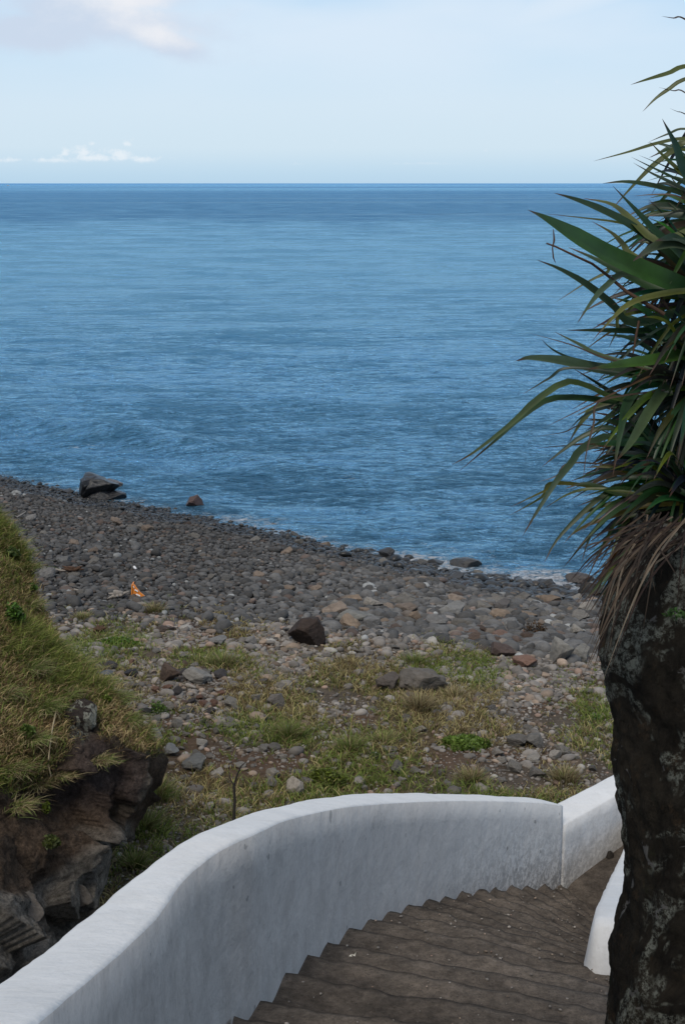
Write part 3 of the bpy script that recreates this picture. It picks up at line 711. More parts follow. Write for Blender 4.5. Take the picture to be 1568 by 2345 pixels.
def bush(px, py, w, h, col, label, name='bush', loc=None, n=420, size=None):
    p, d = (find_ground(px, py)) if loc is None else loc
    ww, hh = w/F*d, h/F*d
    r = empty(name, (p.x, p.y, p.z)); tag(r, label, 'bush' if name == 'bush' else 'plant')
    leaf_cloud('foliage', (0, 0, hh*.08), ww/2, ww*.4, hh*.95, n, size or ww*.055, col, M_BUSH, r)
    for k in range(5):
        a = random.uniform(0, 6.3); tube('stem', [(0, 0, -.03), (math.cos(a)*ww*.12, math.sin(a)*ww*.12, hh*.4), (math.cos(a)*ww*.28, math.sin(a)*ww*.25, hh*.8)], [.012, .009, .004], M_TWIG, r, 5)
    return r
bush(362, 1640, 54, 36, (.085, .16, .016), 'bright green leafy bush on the flat beside a black stone')
bush(468, 1662, 30, 22, (.09, .14, .02), 'small yellow green bush right of the bright green bush', n=200)
bush(1062, 1708, 118, 20, (.13, .20, .035), 'wide low cushion of vivid green plants right of centre', name='ground_cover_plant', n=1500)
bush(745, 1798, 95, 40, (.12, .15, .022), 'loose yellow green plant just behind the white wall', name='leafy_plant', n=700)
bush(268, 1478, 92, 16, (.09, .16, .02), 'long low green mat of plants below the shingle', name='ground_cover_plant', n=700)
bush(1365, 1652, 34, 18, (.09, .18, .02), 'small green cushion plant next to the tree trunk', name='ground_cover_plant', n=260)
bush(858, 1742, 34, 24, (.06, .10, .03), 'dark green tuft plant in the gravel above the wall', name='leafy_plant', n=250)
bush(1224, 1455, 60, 34, (.10, .06, .03), 'rusty dry shrub above the tall squarish boulder', n=420)
bush(1215, 1448, 24, 14, (.10, .16, .02), 'little green plant growing in the rusty dry shrub', name='leafy_plant', n=120)
def tuft(p, rad, ht, dry, label, n=340, name='grass_tuft', droop=.7, lean_dir=None):
    r = empty(name, tuple(p)); tag(r, label, 'grass tuft', 'big grass tufts' if label.startswith('tall') else None)
    a = RNG.uniform(0, 6.28, n); rr_ = np.abs(RNG.normal(0, rad*.55, n))
    P = np.stack([np.cos(a)*rr_, np.sin(a)*rr_, np.full(n, -.03)], 1)
    ld = a if lean_dir is None else lean_dir+RNG.normal(0, .8, n)
    blades('grass_blades', P, ht*RNG.uniform(.5, 1.1, n), np.full(n, .018), RNG.uniform(.2, 1.0, n)*droop/.7, ld, grass_cols(n, dry)*1.25, M_GRASS, None, parent=r)
    return r
for (px, py, w, h, dry, lab) in [
 (800, 1720, 60, 45, .25, 'bushy green grass tuft in the middle of the flat'), (660, 1690, 70, 50, .3, 'broad green grass tuft left of centre on the flat'),
 (330, 1900, 90, 60, .3, 'thick green grass clump below the headland rock'), (360, 1830, 80, 60, .35, 'tall soft grass clump right of the headland nose'),
 (310, 1985, 70, 40, .3, 'rounded grass clump low beside the white wall'), (960, 1630, 50, 60, .95, 'brown dry grass tuft by the sloping boulder'),
 (1080, 1790, 50, 40, .8, 'straw coloured dry tuft just above the wall coping'), (1040, 1600, 60, 34, .9, 'dry brown tuft right of the long sloping boulder'),
 (510, 1525, 70, 40, .4, 'green tuft right of the flat grey slab'), (945, 1520, 80, 30, .3, 'dark green spiky tuft above the long sloping boulder'),
 (1290, 1790, 60, 46, .85, 'dry grass tuft by the notch between the two walls'), (190, 1420, 40, 24, .6, 'low straw tuft next to the headland slope'),
 (350, 1400, 50, 24, .8, 'low brown tuft under the orange debris'), (880, 1700, 56, 30, .6, 'mixed tuft left of the vivid green cushion')]:
    p, d = find_ground(px, py); tuft(p, w/F*d*.5, h/F*d, dry, lab, n=600)

tick('beach litter')
# ---------------------------------------------------------------- beach litter
def ribbon(pts, wid):     # flat plate following pts
    V = []
    for p in pts: V += [p[:], (p[0], p[1], p[2])]
p, d = find_ground(318, 1372); sc_ = d/F
deb = empty('plastic_debris', (p.x, p.y, p.z)); tag(deb, 'torn triangular piece of orange plastic crate lying on the shingle', 'debris')
def plate(name, poly, th, mat, parent, y0=0.0, tiltx=.25):
    n = len(poly); V = []
    for s_ in (0, th):
        for (a, b) in poly: V.append((a*sc_, y0+s_+b*sc_*tiltx, b*sc_))
    me = bpy.data.meshes.new(name); F_ = [tuple(range(n)), tuple(range(2*n-1, n-1, -1))]+[(i, i+n, (i+1) % n+n, (i+1) % n) for i in range(n)]
    me.from_pydata(V, [], F_); me.materials.append(mat); o = bpy.data.objects.new(name, me); COL.objects.link(o); o.parent = parent; return o
plate('orange_panel', [(-15, -4), (18, -3), (17, 4), (4, 14), (-3, 22), (-8, 30), (-13, 34), (-16, 14)], .06, M_ORANGE, deb)
plate('side_panel', [(-17, -3), (-15, -3), (-13, 33), (-16, 33)], .35, M_ORANGE, deb, y0=-.06)
for (a, b, w_) in ((-1, 9, 10), (-5, 19, 8), (-11, 27, 3)):
    plate('white_strip', [(a-w_/2, b+1.5), (a+w_/2, b-2.5), (a+w_/2, b), (a-w_/2+1, b+4)], .02, M_WHITEBIT, deb, y0=-.05)
plate('lower_rim', [(-14, -5), (17, -4), (18, -1), (-14, -1)], .3, M_RUST, deb, y0=-.02)
# stump of rotting wood and driftwood pieces
def root_stump(px, py, w, h, mat, label, name):
    p, d = find_ground(px, py); ww, hh = w/F*d, h/F*d
    r = empty(name, (p.x, p.y, p.z)); tag(r, label, 'driftwood')
    V, Fc = rock_shape(3, 77+px, .7, .6); mesh_np('root_mass', V*np.array([ww*.3, ww*.25, hh*.5])+np.array([0, 0, hh*.35]), Fc, mat, r)
    for k in range(7):
        a = k*.9+random.uniform(-.3, .3); e = random.uniform(.05, .9)
        tube('root', [(0, 0, hh*.35), (math.cos(a)*ww*.3, math.sin(a)*ww*.3, hh*(.3+.3*e)), (math.cos(a)*ww*.55, math.sin(a)*ww*.45, hh*(.1+.75*e))], [.09, .05, .015], mat, r, 6)
root_stump(168, 1318, 46, 34, M_RUST, 'rust brown tangle of driftwood roots on the shingle at left', 'driftwood_stump')
root_stump(272, 1374, 46, 30, M_DRIFT, 'bleached gnarled driftwood lump left of the orange debris', 'driftwood_stump')
root_stump(228, 1448, 30, 20, M_RUST, 'small dark brown driftwood lump on the flat below the shingle', 'driftwood_stump')
def stick(px, py, qx, qy, r, mat, label, name='driftwood_stick'):
    a, _ = find_ground(px, py); b, _ = find_ground(qx, qy); m = (a+b)/2+Vector((0, .02, .10)); a.z += .12; b.z += .12
    tag(tube(name, [a, m, b], [r, r*.9, r*.5], mat, None, 6), label, 'driftwood')
stick(128, 1312, 152, 1315, .05, M_DRIFT, 'short white driftwood log beside the rust brown roots')
stick(170, 1358, 196, 1362, .04, M_DRIFT, 'thin pale stick on gravel left of the bleached lump')
stick(38, 1192, 60, 1178, .04, M_DRIFT, 'pale stick lying on the shingle near the headland top')
stick(308, 1306, 313, 1311, .05, M_WHITEBIT, 'small white scrap on the shingle above the orange debris', 'white_scrap')
stick(220, 1476, 275, 1460, .018, M_STRAW, 'thin straw stalk lying above the low green mat')
stick(1078, 1408, 1092, 1420, .08, M_DRIFT, 'whitish splintered driftwood beside the pale grey boulder')

tick('left headland')
# ---------------------------------------------------------------- left headland
def local(o, par): o.parent = par; o.matrix_parent_inverse = Matrix.Translation(-par.location)
hy = np.array([700, 900, 1050, 1130, 1212, 1240, 1300, 1380, 1440, 1500, 1560, 1600, 1660, 1712, 1760, 1800, 1860, 1930, 2020, 2100, 2200, 2330, 2480])
hx = np.array([-560, -330, -150, -70, 2, 28, 62, 76, 110, 142, 200, 242, 302, 350, 352, 332, 300, 268, 246, 200, 150, 120, 110])
hdS = np.interp(hy, [700, 1212, 1440, 1712, 1860, 2020, 2200, 2480], [31, 26, 24.5, 22.8, 22.5, 22.3, 20.8, 18.2])
hdL = np.interp(hy, [700, 1212, 1440, 1712, 1860, 2020, 2200, 2480], [30, 25, 22.8, 20.6, 19.8, 19.0, 17.9, 16.3])
rows = np.concatenate([np.linspace(700, 1150, 26, endpoint=False), np.linspace(1150, 2480, 300)])
back = [(-1.2, 9), (-.9, 4.5), (-.6, 2.2), (-.3, 1.0), (-.08, .35)]
ufr = np.linspace(0, 1, 170)**1.35
V = []; rock = []; lich = []; C = []; pxs = []
for y_ in rows:
    xs_ = np.interp(y_, hy, hx); dS = np.interp(y_, hy, hdS); dL = np.interp(y_, hy, hdL)
    S0 = at_d(xs_, y_, dS)
    for (ox, oy) in back:
        q_ = at_d(xs_+ox*55-3, y_, dS+oy); V.append(q_[:]); pxs.append((xs_+20, y_))
    xl = -700
    for u in ufr:
        x_ = xs_+(xl-xs_)*u
        q = min(1, (xs_-x_)/(xs_+60 if xs_ > 60 else 200)); 
        d_y = dS+(dL-dS)*(q**.8)
        # hide foot: rounding away at the edge, recess under the overhang
        p_ = at_d(x_, y_, d_y); V.append(p_[:]); pxs.append((x_, y_))
V = np.array(V); pxs = np.array(pxs); nc_ = len(back)+len(ufr)
G = V.reshape(len(rows), nc_, 3)
du = np.gradient(G, axis=1); dv = np.gradient(G, axis=0); Nn = np.cross(du, dv); Nn /= (np.linalg.norm(Nn, axis=2)[..., None]+1e-9)
if Nn[150, 60, 1] > 0: Nn = -Nn
X_, Y_ = pxs[:, 0].reshape(len(rows), nc_), pxs[:, 1].reshape(len(rows), nc_)
# zones: grass above, brown soil/rock, grey fractured rock below; along the measured boundaries
nz = fbm(G[..., 0]*.9, G[..., 1]*.9, G[..., 2]*.9, 4)
gb = np.interp(X_, [-700, -100, 0, 60, 110, 150, 215, 260, 350], [1900, 1850, 1790, 1800, 1750, 1690, 1650, 1700, 1715])+70*nz
grassz = sstep(25, -25, Y_-gb)
grb = np.interp(X_, [-700, 0, 60, 110, 150, 200, 240, 300, 350], [2100, 2080, 2050, 2010, 1950, 1900, 1870, 1900, 1960])+30*nz
greyz = sstep(-20, 20, Y_-grb)
lr = np.exp(-((X_-180)/38)**2-((Y_-1660)/58)**2); lr2 = np.exp(-((X_-212)/16)**2-((Y_-1568)/18)**2)
crag = np.exp(-((X_-235)/75)**4-((Y_-1765)/90)**4)
pale = np.exp(-((X_-(332-(Y_-1730)*.42))/9)**2)*sstep(1690, 1720, Y_)*sstep(1900, 1860, Y_)
lrm = sstep(.35, .7, lr+lr2)
grassz = grassz*(1-lrm)
soil = np.array([.088, .062, .044]); brock = np.array([.085, .064, .057]); grock = np.array([.20, .18, .155]); gr = np.array([.10, .10, .04])
C = soil*(1-crag[..., None])+brock*crag[..., None]
C = C*(1-greyz[..., None])+grock*greyz[..., None]
C = C*(1-.75*pale[..., None])+np.array([.17, .145, .115])*.75*pale[..., None]
C = C*(1-grassz[..., None])+gr*grassz[..., None]; C = C*(1-lrm[..., None])+np.array([.05, .042, .038])*lrm[..., None]
# relief
def ridged(s, z0): return 1-np.abs(fbm(G[..., 0]*s+z0, G[..., 1]*s, G[..., 2]*s*1.2, 4))*2
blk = np.floor((fbm(G[..., 0]*.9+3, G[..., 1]*.9, G[..., 2]*.7, 3)+1)*5)/5
rel = (1-grassz)*(.15*(blk-1)+.22*ridged(.9, 5)+.14*fbm(G[..., 0]*3, G[..., 1]*3, G[..., 2]*3, 4)) + .18*fbm(G[..., 0]*1.2, G[..., 1]*1.2, G[..., 2]*1.2, 3)
rel = rel+.10*lr+.05*lr2+.12*crag+.05*(1-grassz)*ridged(4.5, 2)+.03*(1-grassz)*fbm(G[..., 0]*11, G[..., 1]*11, G[..., 2]*11, 3)
# undercut below the brown nose
sd_ = RNG.uniform(-1, 1, (260, 3))*np.array([2.6, 3.5, 3.2])+np.array([-4.6, 19.5, 6.5])
cell = np.zeros(G.shape[:2], int); Gs = (G+.25*np.stack([fbm(G[..., 0]*1.5, G[..., 1]*1.5, G[..., 2]*1.5+7*i, 3) for i in range(3)], -1))*np.array([1, 1, .75])
for i0 in range(0, G.shape[0], 20):
    dd_ = ((Gs[i0:i0+20, :, None]-sd_[None, None]*np.array([1, 1, .75]))**2).sum(-1); cell[i0:i0+20] = dd_.argmin(-1)
off_ = RNG.uniform(-.5, .35, 260); tl_ = RNG.normal(0, .33, (260, 3))
facet = off_[cell]+((G-sd_[cell])*tl_[cell]).sum(-1)
rel = rel+np.clip(facet, -.9, .9)*(1-grassz)*np.clip(.75+.6*greyz, 0, 1.25)
rel = rel-.9*np.exp(-((X_-150)/90)**2-((Y_-1830-.2*(X_-150))/60)**2)
edge_keep = sstep(0, 26, np.abs(X_-np.interp(Y_, hy, hx)))
rel = rel*(.25+.75*edge_keep)
G2 = G+Nn*(rel*.62)[..., None]
mesh_hl = mesh_np('headland_rock', G2.reshape(-1, 3), grid_faces(len(rows), nc_), M_CLIFF, cols=C.reshape(-1, 3),
    attrs={'rock': np.clip(greyz+.5*crag, 0, 1)*(1-grassz), 'lichen': np.clip(lrm*1.0, 0, 1)})
hl = empty('headland', (-6, 22, 4)); mesh_hl.parent = hl; mesh_hl.matrix_parent_inverse = Matrix.Translation((6, -22, -4))
tag(hl, 'steep grassy headland on the left with a dark rock overhang', 'headland', kind='structure')
# grass on the headland
def hl_pick(n, mask):
    w_ = mask.copy(); w_[:, :len(back)] = 0; w_[:, -20:] = 0
    visible = (X_ > -260) & (X_ < 400); w_ = w_*visible
    # area weighting
    ar = np.linalg.norm(np.cross(np.gradient(G2, axis=1), np.gradient(G2, axis=0)), axis=2); w_ = (w_*ar).ravel(); w_ /= w_.sum()
    ix = RNG.choice(len(w_), n, p=w_); return ix
g2f = G2.reshape(-1, 3); nf = Nn.reshape(-1, 3)
ix = hl_pick(15000, grassz*(1+.4*sstep(.2, -.2, np.abs(X_-np.interp(Y_, hy, hx))/60)))
nb = 9; base = np.repeat(g2f[ix], nb, 0)+RNG.normal(0, .06, (len(ix)*nb, 3)); n = len(base)
tz = fbm(g2f[ix][:, 0]*.8, g2f[ix][:, 1]*.8, g2f[ix][:, 2]*.8, 3)
dry = np.clip(.55-1.3*tz, .12, .9); hts = np.repeat(RNG.uniform(.06, .19, len(ix))*(1+.9*(tz > .2)), nb)*RNG.uniform(.6, 1.1, n)
gc = grass_cols(n, np.repeat(dry, nb))
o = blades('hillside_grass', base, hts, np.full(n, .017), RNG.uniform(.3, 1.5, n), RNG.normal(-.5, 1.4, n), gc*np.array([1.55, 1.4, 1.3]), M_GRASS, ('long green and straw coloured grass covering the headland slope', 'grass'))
# shaggy tufts, soft clumps
lab_t = [(60, 1540, 70, .35), (180, 1530, 60, .3), (95, 1630, 70, .25), (255, 1600, 70, .35), (285, 1660, 60, .4), (120, 1490, 60, .35), (70, 1700, 60, .4), (25, 1760, 70, .5), (110, 1780, 60, .7), (320, 1690, 40, .35), (60, 1390, 50, .45), (20, 1215, 40, .4), (60, 1300, 40, .4), (150, 1770, 50, .8), (220, 1745, 50, .7), (40, 1850, 60, .7), (230, 1560, 50, .35), (10, 1600, 60, .5), (140, 1600, 50, .35)]
descr = ['on the slope at the left edge', 'just left of the lichened rock top', 'above the hanging straw stalk', 'falling over the right edge of the headland', 'at the lip right above the rock nose', 'upper middle of the headland slope', 'left of the lichened rock', 'hanging over brown soil at the far left', 'dry under the lichened rock', 'at the very tip of the overhang', 'on the crest under the green shrub', 'topmost on the crest at the left frame edge', 'on the crest next to small green plants', 'drooping below the lichened rock', 'on the ledge over the dark rock face', 'lowest at the far left over bare soil', 'on the edge by the small lichened stone', 'half out of frame at left middle', 'directly above the lichened rock']
def hl_point(px, py):
    k = np.argmin((X_-px)**2+(Y_-py)**2+(np.arange(nc_)[None, :] < len(back))*1e9); return Vector(g2f[k]), Vector(nf[k])
for (px, py, w, dr), ds in zip(lab_t, descr):
    p, nn = hl_point(px, py); d = proj(p)[2]
    tuft(p+Vector(nn)*.05, w/F*d*.6, w/F*d*.60, dr, 'shaggy grass tuft '+ds, n=420, droop=1.5, lean_dir=-.6)
for (px, py, w, h, col, lab) in [(20, 1425, 46, 40, (.075, .15, .02), 'glossy green shrub on the headland slope at the left edge'), (62, 1352, 24, 16, (.075, .14, .02), 'small green shrub on the headland crest'), (24, 1275, 34, 22, (.08, .12, .03), 'pale green shrub near the top of the headland'), (235, 1620, 20, 14, (.11, .15, .02), 'tiny yellow green sprig right of the lichened rock'), (140, 1850, 20, 26, (.12, .16, .02), 'little yellow sprig in the dark hollow under the overhang'), (55, 1690, 34, 20, (.1, .15, .03), 'light green leafy plant on the headland slope'), (85, 1940, 40, 26, (.09, .11, .03), 'sparse green plant on bare brown soil')]:
    p, nn = hl_point(px, py+h*.3); d = proj(p)[2]; p = p+nn*.12
    bush(px, py, w, h, col, lab, loc=(p, d), n=300 if w > 25 else 90, size=.045)
def mat_lichen():
    t = NT('lichened_rock'); v = t.coord()
    c = t.mix((.03, .024, .022), (.10, .08, .07), t.ramp(t.noise(v, 3, 9, .8), [(.35, 0), (.65, 1)]))
    li = t.math('MULTIPLY', t.ramp(t.noise(v, 1.5, 4, .6, .7), [(.50, 0), (.55, 1)]), t.ramp(t.noise(v, 9, 6, .8), [(.38, 0), (.5, 1)]))
    c = t.mix(c, (.40, .40, .33), t.math('MULTIPLY', li, .9))
    return t.fin(c, .95, t.bump(t.noise(v, 4, 10, .8), 1, .15), .1)
M_LICH = mat_lichen()
for (px, py, w, h, vv, rz_, lab) in [(182, 1662, 92, 120, 3, .4, 'dark rock with pale lichen patches jutting from the grassy headland'), (212, 1572, 42, 44, 5, 1.0, 'small lichened stone on the right edge of the headland')]:
    p, nn = hl_point(px, py); d = proj(p)[2]; me_ = rock_me[vv].copy(); me_.materials[0] = M_LICH
    o = bpy.data.objects.new('lichened_rock', me_); COL.objects.link(o); o.location = p+nn*.02; o.scale = (w/F*d*.5, w/F*d*.5, h/F*d*.52); o.rotation_euler = (.2, -.15, rz_); tag(o, lab, 'rock')
for (px, py, w, h, vv, rz_) in [(45, 2085, 90, 60, 4, .2), (120, 2120, 110, 80, 5, .9), (165, 2050, 80, 100, 7, .3)]:
    p, nn = hl_point(px, py); d = proj(p)[2]
    o = bpy.data.objects.new('rock_outcrop', rock_me[vv]); COL.objects.link(o); o.location = p-nn*.12; o.scale = (w/F*d*.55, w/F*d*.45, h/F*d*.5); o.rotation_euler = (.5, .3, rz_); o.color = (.13, .112, .095, 1); local(o, hl)
# straw stalk hanging on the slope
pts = []
for (px, py) in ((130, 1625), (122, 1660), (116, 1700), (112, 1735), (113, 1760), (118, 1778)):
    p, nn = hl_point(px, py); pts.append(at_d(px, py, proj(p)[2]-.35))
tag(tube('straw_stalk', pts, [.012]*6, M_STRAW, None, 5), 'long bleached straw stalk hanging down the headland face', 'stalk')
# ---------------------------------------------------------------- staircase
ST0, RISE = EYE-4.29, .17
PK = [(600.4, 2290.3), (649, 2230), (699.5, 2184.7), (749.4, 2149), (796.7, 2121.8), (844.7, 2097.2), (892, 2082.3), (935.4, 2069.3), (976.2, 2058.3), (1017, 2051.8), (1056, 2040), (1095, 2034), (1131.8, 2029), (1168, 2026), (1205, 2024), (1245, 2023), (1282.8, 2023)]
Pk = [at_z(x, y, ST0-RISE*k) for k, (x, y) in enumerate(PK)]
# smooth the plan a little
def smooth_pts(P, it=1):
    P = [p.copy() for p in P]
    for _ in range(it):
        Q = [p.copy() for p in P]
        for i in range(1, len(P)-1):
            Q[i].x = (P[i-1].x+2*P[i].x+P[i+1].x)/4; Q[i].y = (P[i-1].y+2*P[i].y+P[i+1].y)/4
        P = Q
    return P
Pk = smooth_pts(Pk, 2)
A0 = Vector((1.66, 8.60)); A1 = Vector((2.78, 12.95))        # stair side foot line of the low parapet
def Qk(k):
    if k >= 5: t = (k-5)/11*.86; return A0.lerp(A1, t)
    return Vector((A0.x+(k-5)*.075, A0.y+(k-5)*.44))
def Pl(k):
    if k >= 0: return Vector((Pk[k].x, Pk[k].y))
    return Vector((Pk[0].x+k*.022, Pk[0].y+k*.45))
stair = empty('staircase', (0, 7, ST0)); tag(stair, 'worn dark concrete staircase curving down to the right beside the white wall', 'staircase')
def edge_line(k, nu, jit=.022):
    a, b = Pl(k), Qk(k); a = a-(b-a)*.06; b = b+(b-a)*(.10 if k >= 5 else .5)
    u = np.linspace(0, 1, nu); dirv = np.array([(b-a).x, (b-a).y]); nrm = np.array([-dirv[1], dirv[0]]); nrm /= np.linalg.norm(nrm)
    X = a.x+dirv[0]*u; Y = a.y+dirv[1]*u
    off = jit*1.6*fbm(u*5+k*7.7, u*0+k, 0, 4)+jit*.5*vnoise(u*40+k, u*0+k*3)+.05*np.sin(u*3.1)
    return X+nrm[0]*off, Y+nrm[1]*off, nrm
NU = 90
for k in range(-12, 17):
    z0 = ST0-RISE*k
    X0, Y0, n0 = edge_line(k-1, NU); X1, Y1, n1 = edge_line(k, NU)
    rws = []; edg = []; lit_ = []
    back_ext = .04
    for t in (-.12, 0, .15, .35, .55, .75, .88, .94, .98, 1.0):
        X, Y = X0+(X1-X0)*t, Y0+(Y1-Y0)*t
        dz = .022*fbm(X*3, Y*3, k*1.3, 5)
        wear = -.022*sstep(.85, 1.0, t)*(.5+.5*vnoise(np.linspace(0, 22, NU), np.full(NU, k*2.2))) if t > 0 else 0
        lit_.append(np.full(NU, {.55: .5, .75: 1.0, .88: 1.0, .94: .7}.get(t, 0))*(.6+.4*vnoise(np.linspace(0, 9, NU), np.full(NU, k*1.7)))); rws.append((X, Y, z0+dz+wear)); edg.append(np.full(NU, {1.0: .7, .98: .35, .94: .1}.get(t, 0)) + {-.12: .97, 0: .95, .15: .75, .35: .3}.get(t, 0))  # edge values: painted shade at the tread back and nose
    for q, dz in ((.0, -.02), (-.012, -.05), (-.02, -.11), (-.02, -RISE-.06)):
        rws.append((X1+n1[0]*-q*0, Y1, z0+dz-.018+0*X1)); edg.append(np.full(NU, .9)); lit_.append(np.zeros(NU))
    V = np.array([np.stack(r, -1) for r in rws]).reshape(-1, 3)
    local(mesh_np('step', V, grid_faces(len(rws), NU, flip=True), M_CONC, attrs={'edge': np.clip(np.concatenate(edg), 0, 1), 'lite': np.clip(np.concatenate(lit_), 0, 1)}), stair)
# ---------------------------------------------------------------- walls
def wall_from(name, inner, outer, ztop_i, ztop_o, zbot_i, zbot_o, label, mat_face, mat_cap, bw=None, bev=.03, batter=0.0):
    """inner/outer plan points (same count); profile: inner foot, inner face, rounded edge, cap, rounded edge, outer face, foot"""
    rows_ = []; base = []; n = len(inner)
    if bw is None: bw = np.ones(n)*.0
    for i in range(n):
        a, b = np.array(inner[i][:2]), np.array(outer[i][:2]); w_ = b-a; L_ = np.linalg.norm(w_); w_ = w_/L_
        zi, zo = ztop_i[i], ztop_o[i]; prof = []
        for f in (0, .06, .12, .2, .3, .45, .6, .75, .88): prof.append((a-w_*batter*(1-f), zbot_i[i]+(zi-bev-zbot_i[i])*f, 1-f))
        prof += [(a+w_*bev*.25, zi-bev*.3, 0), (a+w_*bev, zi, 0), (a+w_*L_*.35, zi*.65+zo*.35+.004, 0), (a+w_*L_*.7, zi*.3+zo*.7+.004, 0), (b-w_*bev, zo, 0), (b-w_*bev*.25, zo-bev*.3, 0), (b, zo-bev, 0)]
        prof += [(b, zbot_o[i]+(zo-bev-zbot_o[i])*f, 0) for f in (.6, .2, 0)]
        rows_.append([(p[0], p[1], z) for p, z, _ in prof]); base.append([bb*bw[i] for *_, bb in prof])
    G = np.array(rows_); nr, ncol, _ = G.shape
    # hand-plastered surface
    du = np.gradient(G, axis=0); dv = np.gradient(G, axis=1); Nn = np.cross(du, dv); Nn /= (np.linalg.norm(Nn, axis=2)[..., None]+1e-9)
    r = .010*fbm(G[..., 0]*2.2, G[..., 1]*2.2, G[..., 2]*1.6, 4)+.004*fbm(G[..., 0]*9, G[..., 1]*9, G[..., 2]*9, 3)
    G = G+Nn*r[..., None]
    V = G.reshape(-1, 3); Fc = grid_faces(nr, ncol)
    o = mesh_np(name, V, Fc, mat_face, attrs={'base': np.array(base).ravel(), 'white': np.repeat(np.clip(bw-.05, 0, 1)*.6+.4*sstep(0, 1, np.linspace(-.4, 1, nr)), ncol)})
    me = o.data; me.materials.append(mat_cap)
    mi = np.zeros(len(Fc), np.int32); jj = np.tile(np.arange(ncol-1), nr-1); mi[(jj >= 9) & (jj <= 14)] = 1
    me.polygons.foreach_set('material_index', mi)
    # closed ends
    bm = bmesh.new(); bm.from_mesh(me)
    bm.verts.ensure_lookup_table()
    bm.faces.new([bm.verts[j] for j in range(ncol)]); bm.faces.new([bm.verts[(nr-1)*ncol+j] for j in range(ncol-1, -1, -1)])
    bmesh.ops.recalc_face_normals(bm, faces=bm.faces[:]); bm.to_mesh(me); bm.free()
    tag(o, label, 'wall'); return o
inner_px = [(82, 2345), (190, 2258), (287, 2174), (330, 2132), (370, 2092), (404, 2036), (440, 1996), (484, 1960), (530, 1932), (575, 1913), (644, 1880), (720, 1860), (800, 1846), (880, 1839), (960, 1835), (1040, 1833), (1120, 1833.5), (1200, 1836), (1260, 1840), (1296, 1846)]
outer_px = [(-30, 2262), (0, 2246), (100, 2168), (172, 2119), (260, 2042), (353, 1975), (427, 1922), (480, 1895), (534, 1874), (590, 1856), (644, 1844), (700, 1829), (780, 1820), (850, 1815), (924, 1814.5), (1005, 1816.5), (1070, 1819), (1134, 1821), (1232, 1827.5), (1284, 1835), (1304, 1845)]
ipx, ipy = np.array(inner_px).T; opx, opy = np.array(outer_px).T
# wall line in plan: through the step corners, carried back up beside the upper steps
cx = [p.x for p in Pk]; cy = [p.y for p in Pk]
plan = []
near = [(-1.02, .6), (-.92, 1.6), (-.82, 2.6)]
def z_stair(k): return ST0-RISE*k
inner, zt = [], []
zti = []
# near run: unproject the coping edge with the height falling with the steps
for (px, py, z) in [(82, 2345, EYE-2.02), (190, 2258, EYE-2.32), (287, 2174, EYE-2.60), (330, 2132, EYE-2.72), (370, 2092, EYE-2.83), (404, 2036, EYE-2.95), (440, 1996, EYE-3.06), (484, 1960, EYE-3.14), (530, 1932, EYE-3.20), (575, 1913, EYE-3.26)]:
    p = at_z(px, py, z); inner.append((p.x, p.y)); zti.append(z)
DBG = list(zip(inner, zti))
for i in range(0, len(Pk)):
    x_, y_ = cx[i], cy[i]
    lo, hi = EYE-8, EYE-2
    for _ in range(50):
        z = (lo+hi)/2; q = proj((x_, y_, z))
        if q[1] > np.interp(q[0], ipx, ipy): lo = z
        else: hi = z
    if y_ > inner[-1][1]+.2: inner.append((x_, y_)); zti.append(z)
# notch end
e = at_z(1300, 1849, zti[-1]); 
xx = np.array([p[0] for p in inner]); yy = np.array([p[1] for p in inner]); zz = np.array(zti)
print('INNER', [(round(a, 2), round(b, 2), round(c-EYE, 2)) for a, b, c in zip(xx, yy, zz)])
# prepend the run that comes from behind the viewer
xx = np.concatenate([[xx[0]-.42, xx[0]-.28, xx[0]-.14], xx]); yy = np.concatenate([[-1.5, .2, yy[0]-1.3], yy]); zz = np.concatenate([[zz[0]+1.75, zz[0]+1.1, zz[0]+.48], zz])
# arc-length resample, smooth
s_ = np.concatenate([[0], np.cumsum(np.hypot(np.diff(xx), np.diff(yy)))]); sn = np.arange(0, s_[-1], .07); sn = np.append(sn, s_[-1])
def rs(v):
    q = np.interp(sn, s_, v); kk = np.ones(5)/5
    qp = np.pad(q, 2, mode='edge'); qp[:2] = 2*q[0]-q[2:0:-1]; qp[-2:] = 2*q[-1]-q[-2:-4:-1]; return np.convolve(qp, kk, 'valid')
ix_, iy_, iz_ = rs(xx), rs(yy), rs(zz)
tx, ty = np.gradient(ix_), np.gradient(iy_); L_ = np.hypot(tx, ty); nx, ny = -ty/L_, tx/L_      # to the left = seaward
outer, zo = [], []; th = []
for i in range(len(ix_)):
    z = iz_[i]; best = None
    for t in np.linspace(.12, .60, 97):
        q = proj((ix_[i]+nx[i]*t, iy_[i]+ny[i]*t, z))
        if q[2] < .4: continue
        e_ = abs(q[1]-np.interp(q[0], opx, opy)) if -30 <= q[0] <= 1304 else 99
        if best is None or e_ < best[0]: best = (e_, t)
    th.append(best[1] if best and best[0] < 3 else np.nan)
th = np.array(th); ok = ~np.isnan(th); print('TH', np.round(th[::8], 2))
th = np.interp(np.arange(len(th)), np.where(ok)[0], th[ok]); th = np.clip(th, .22, .42); th = np.convolve(np.pad(th, 6, mode='edge'), np.ones(13)/13, 'valid')
ox, oy = ix_+nx*th, iy_+ny*th
zb = np.interp(sn, [0, s_[-1]], [ST0+1.5, ST0-RISE*17])
zb_i = iz_-1.35; 
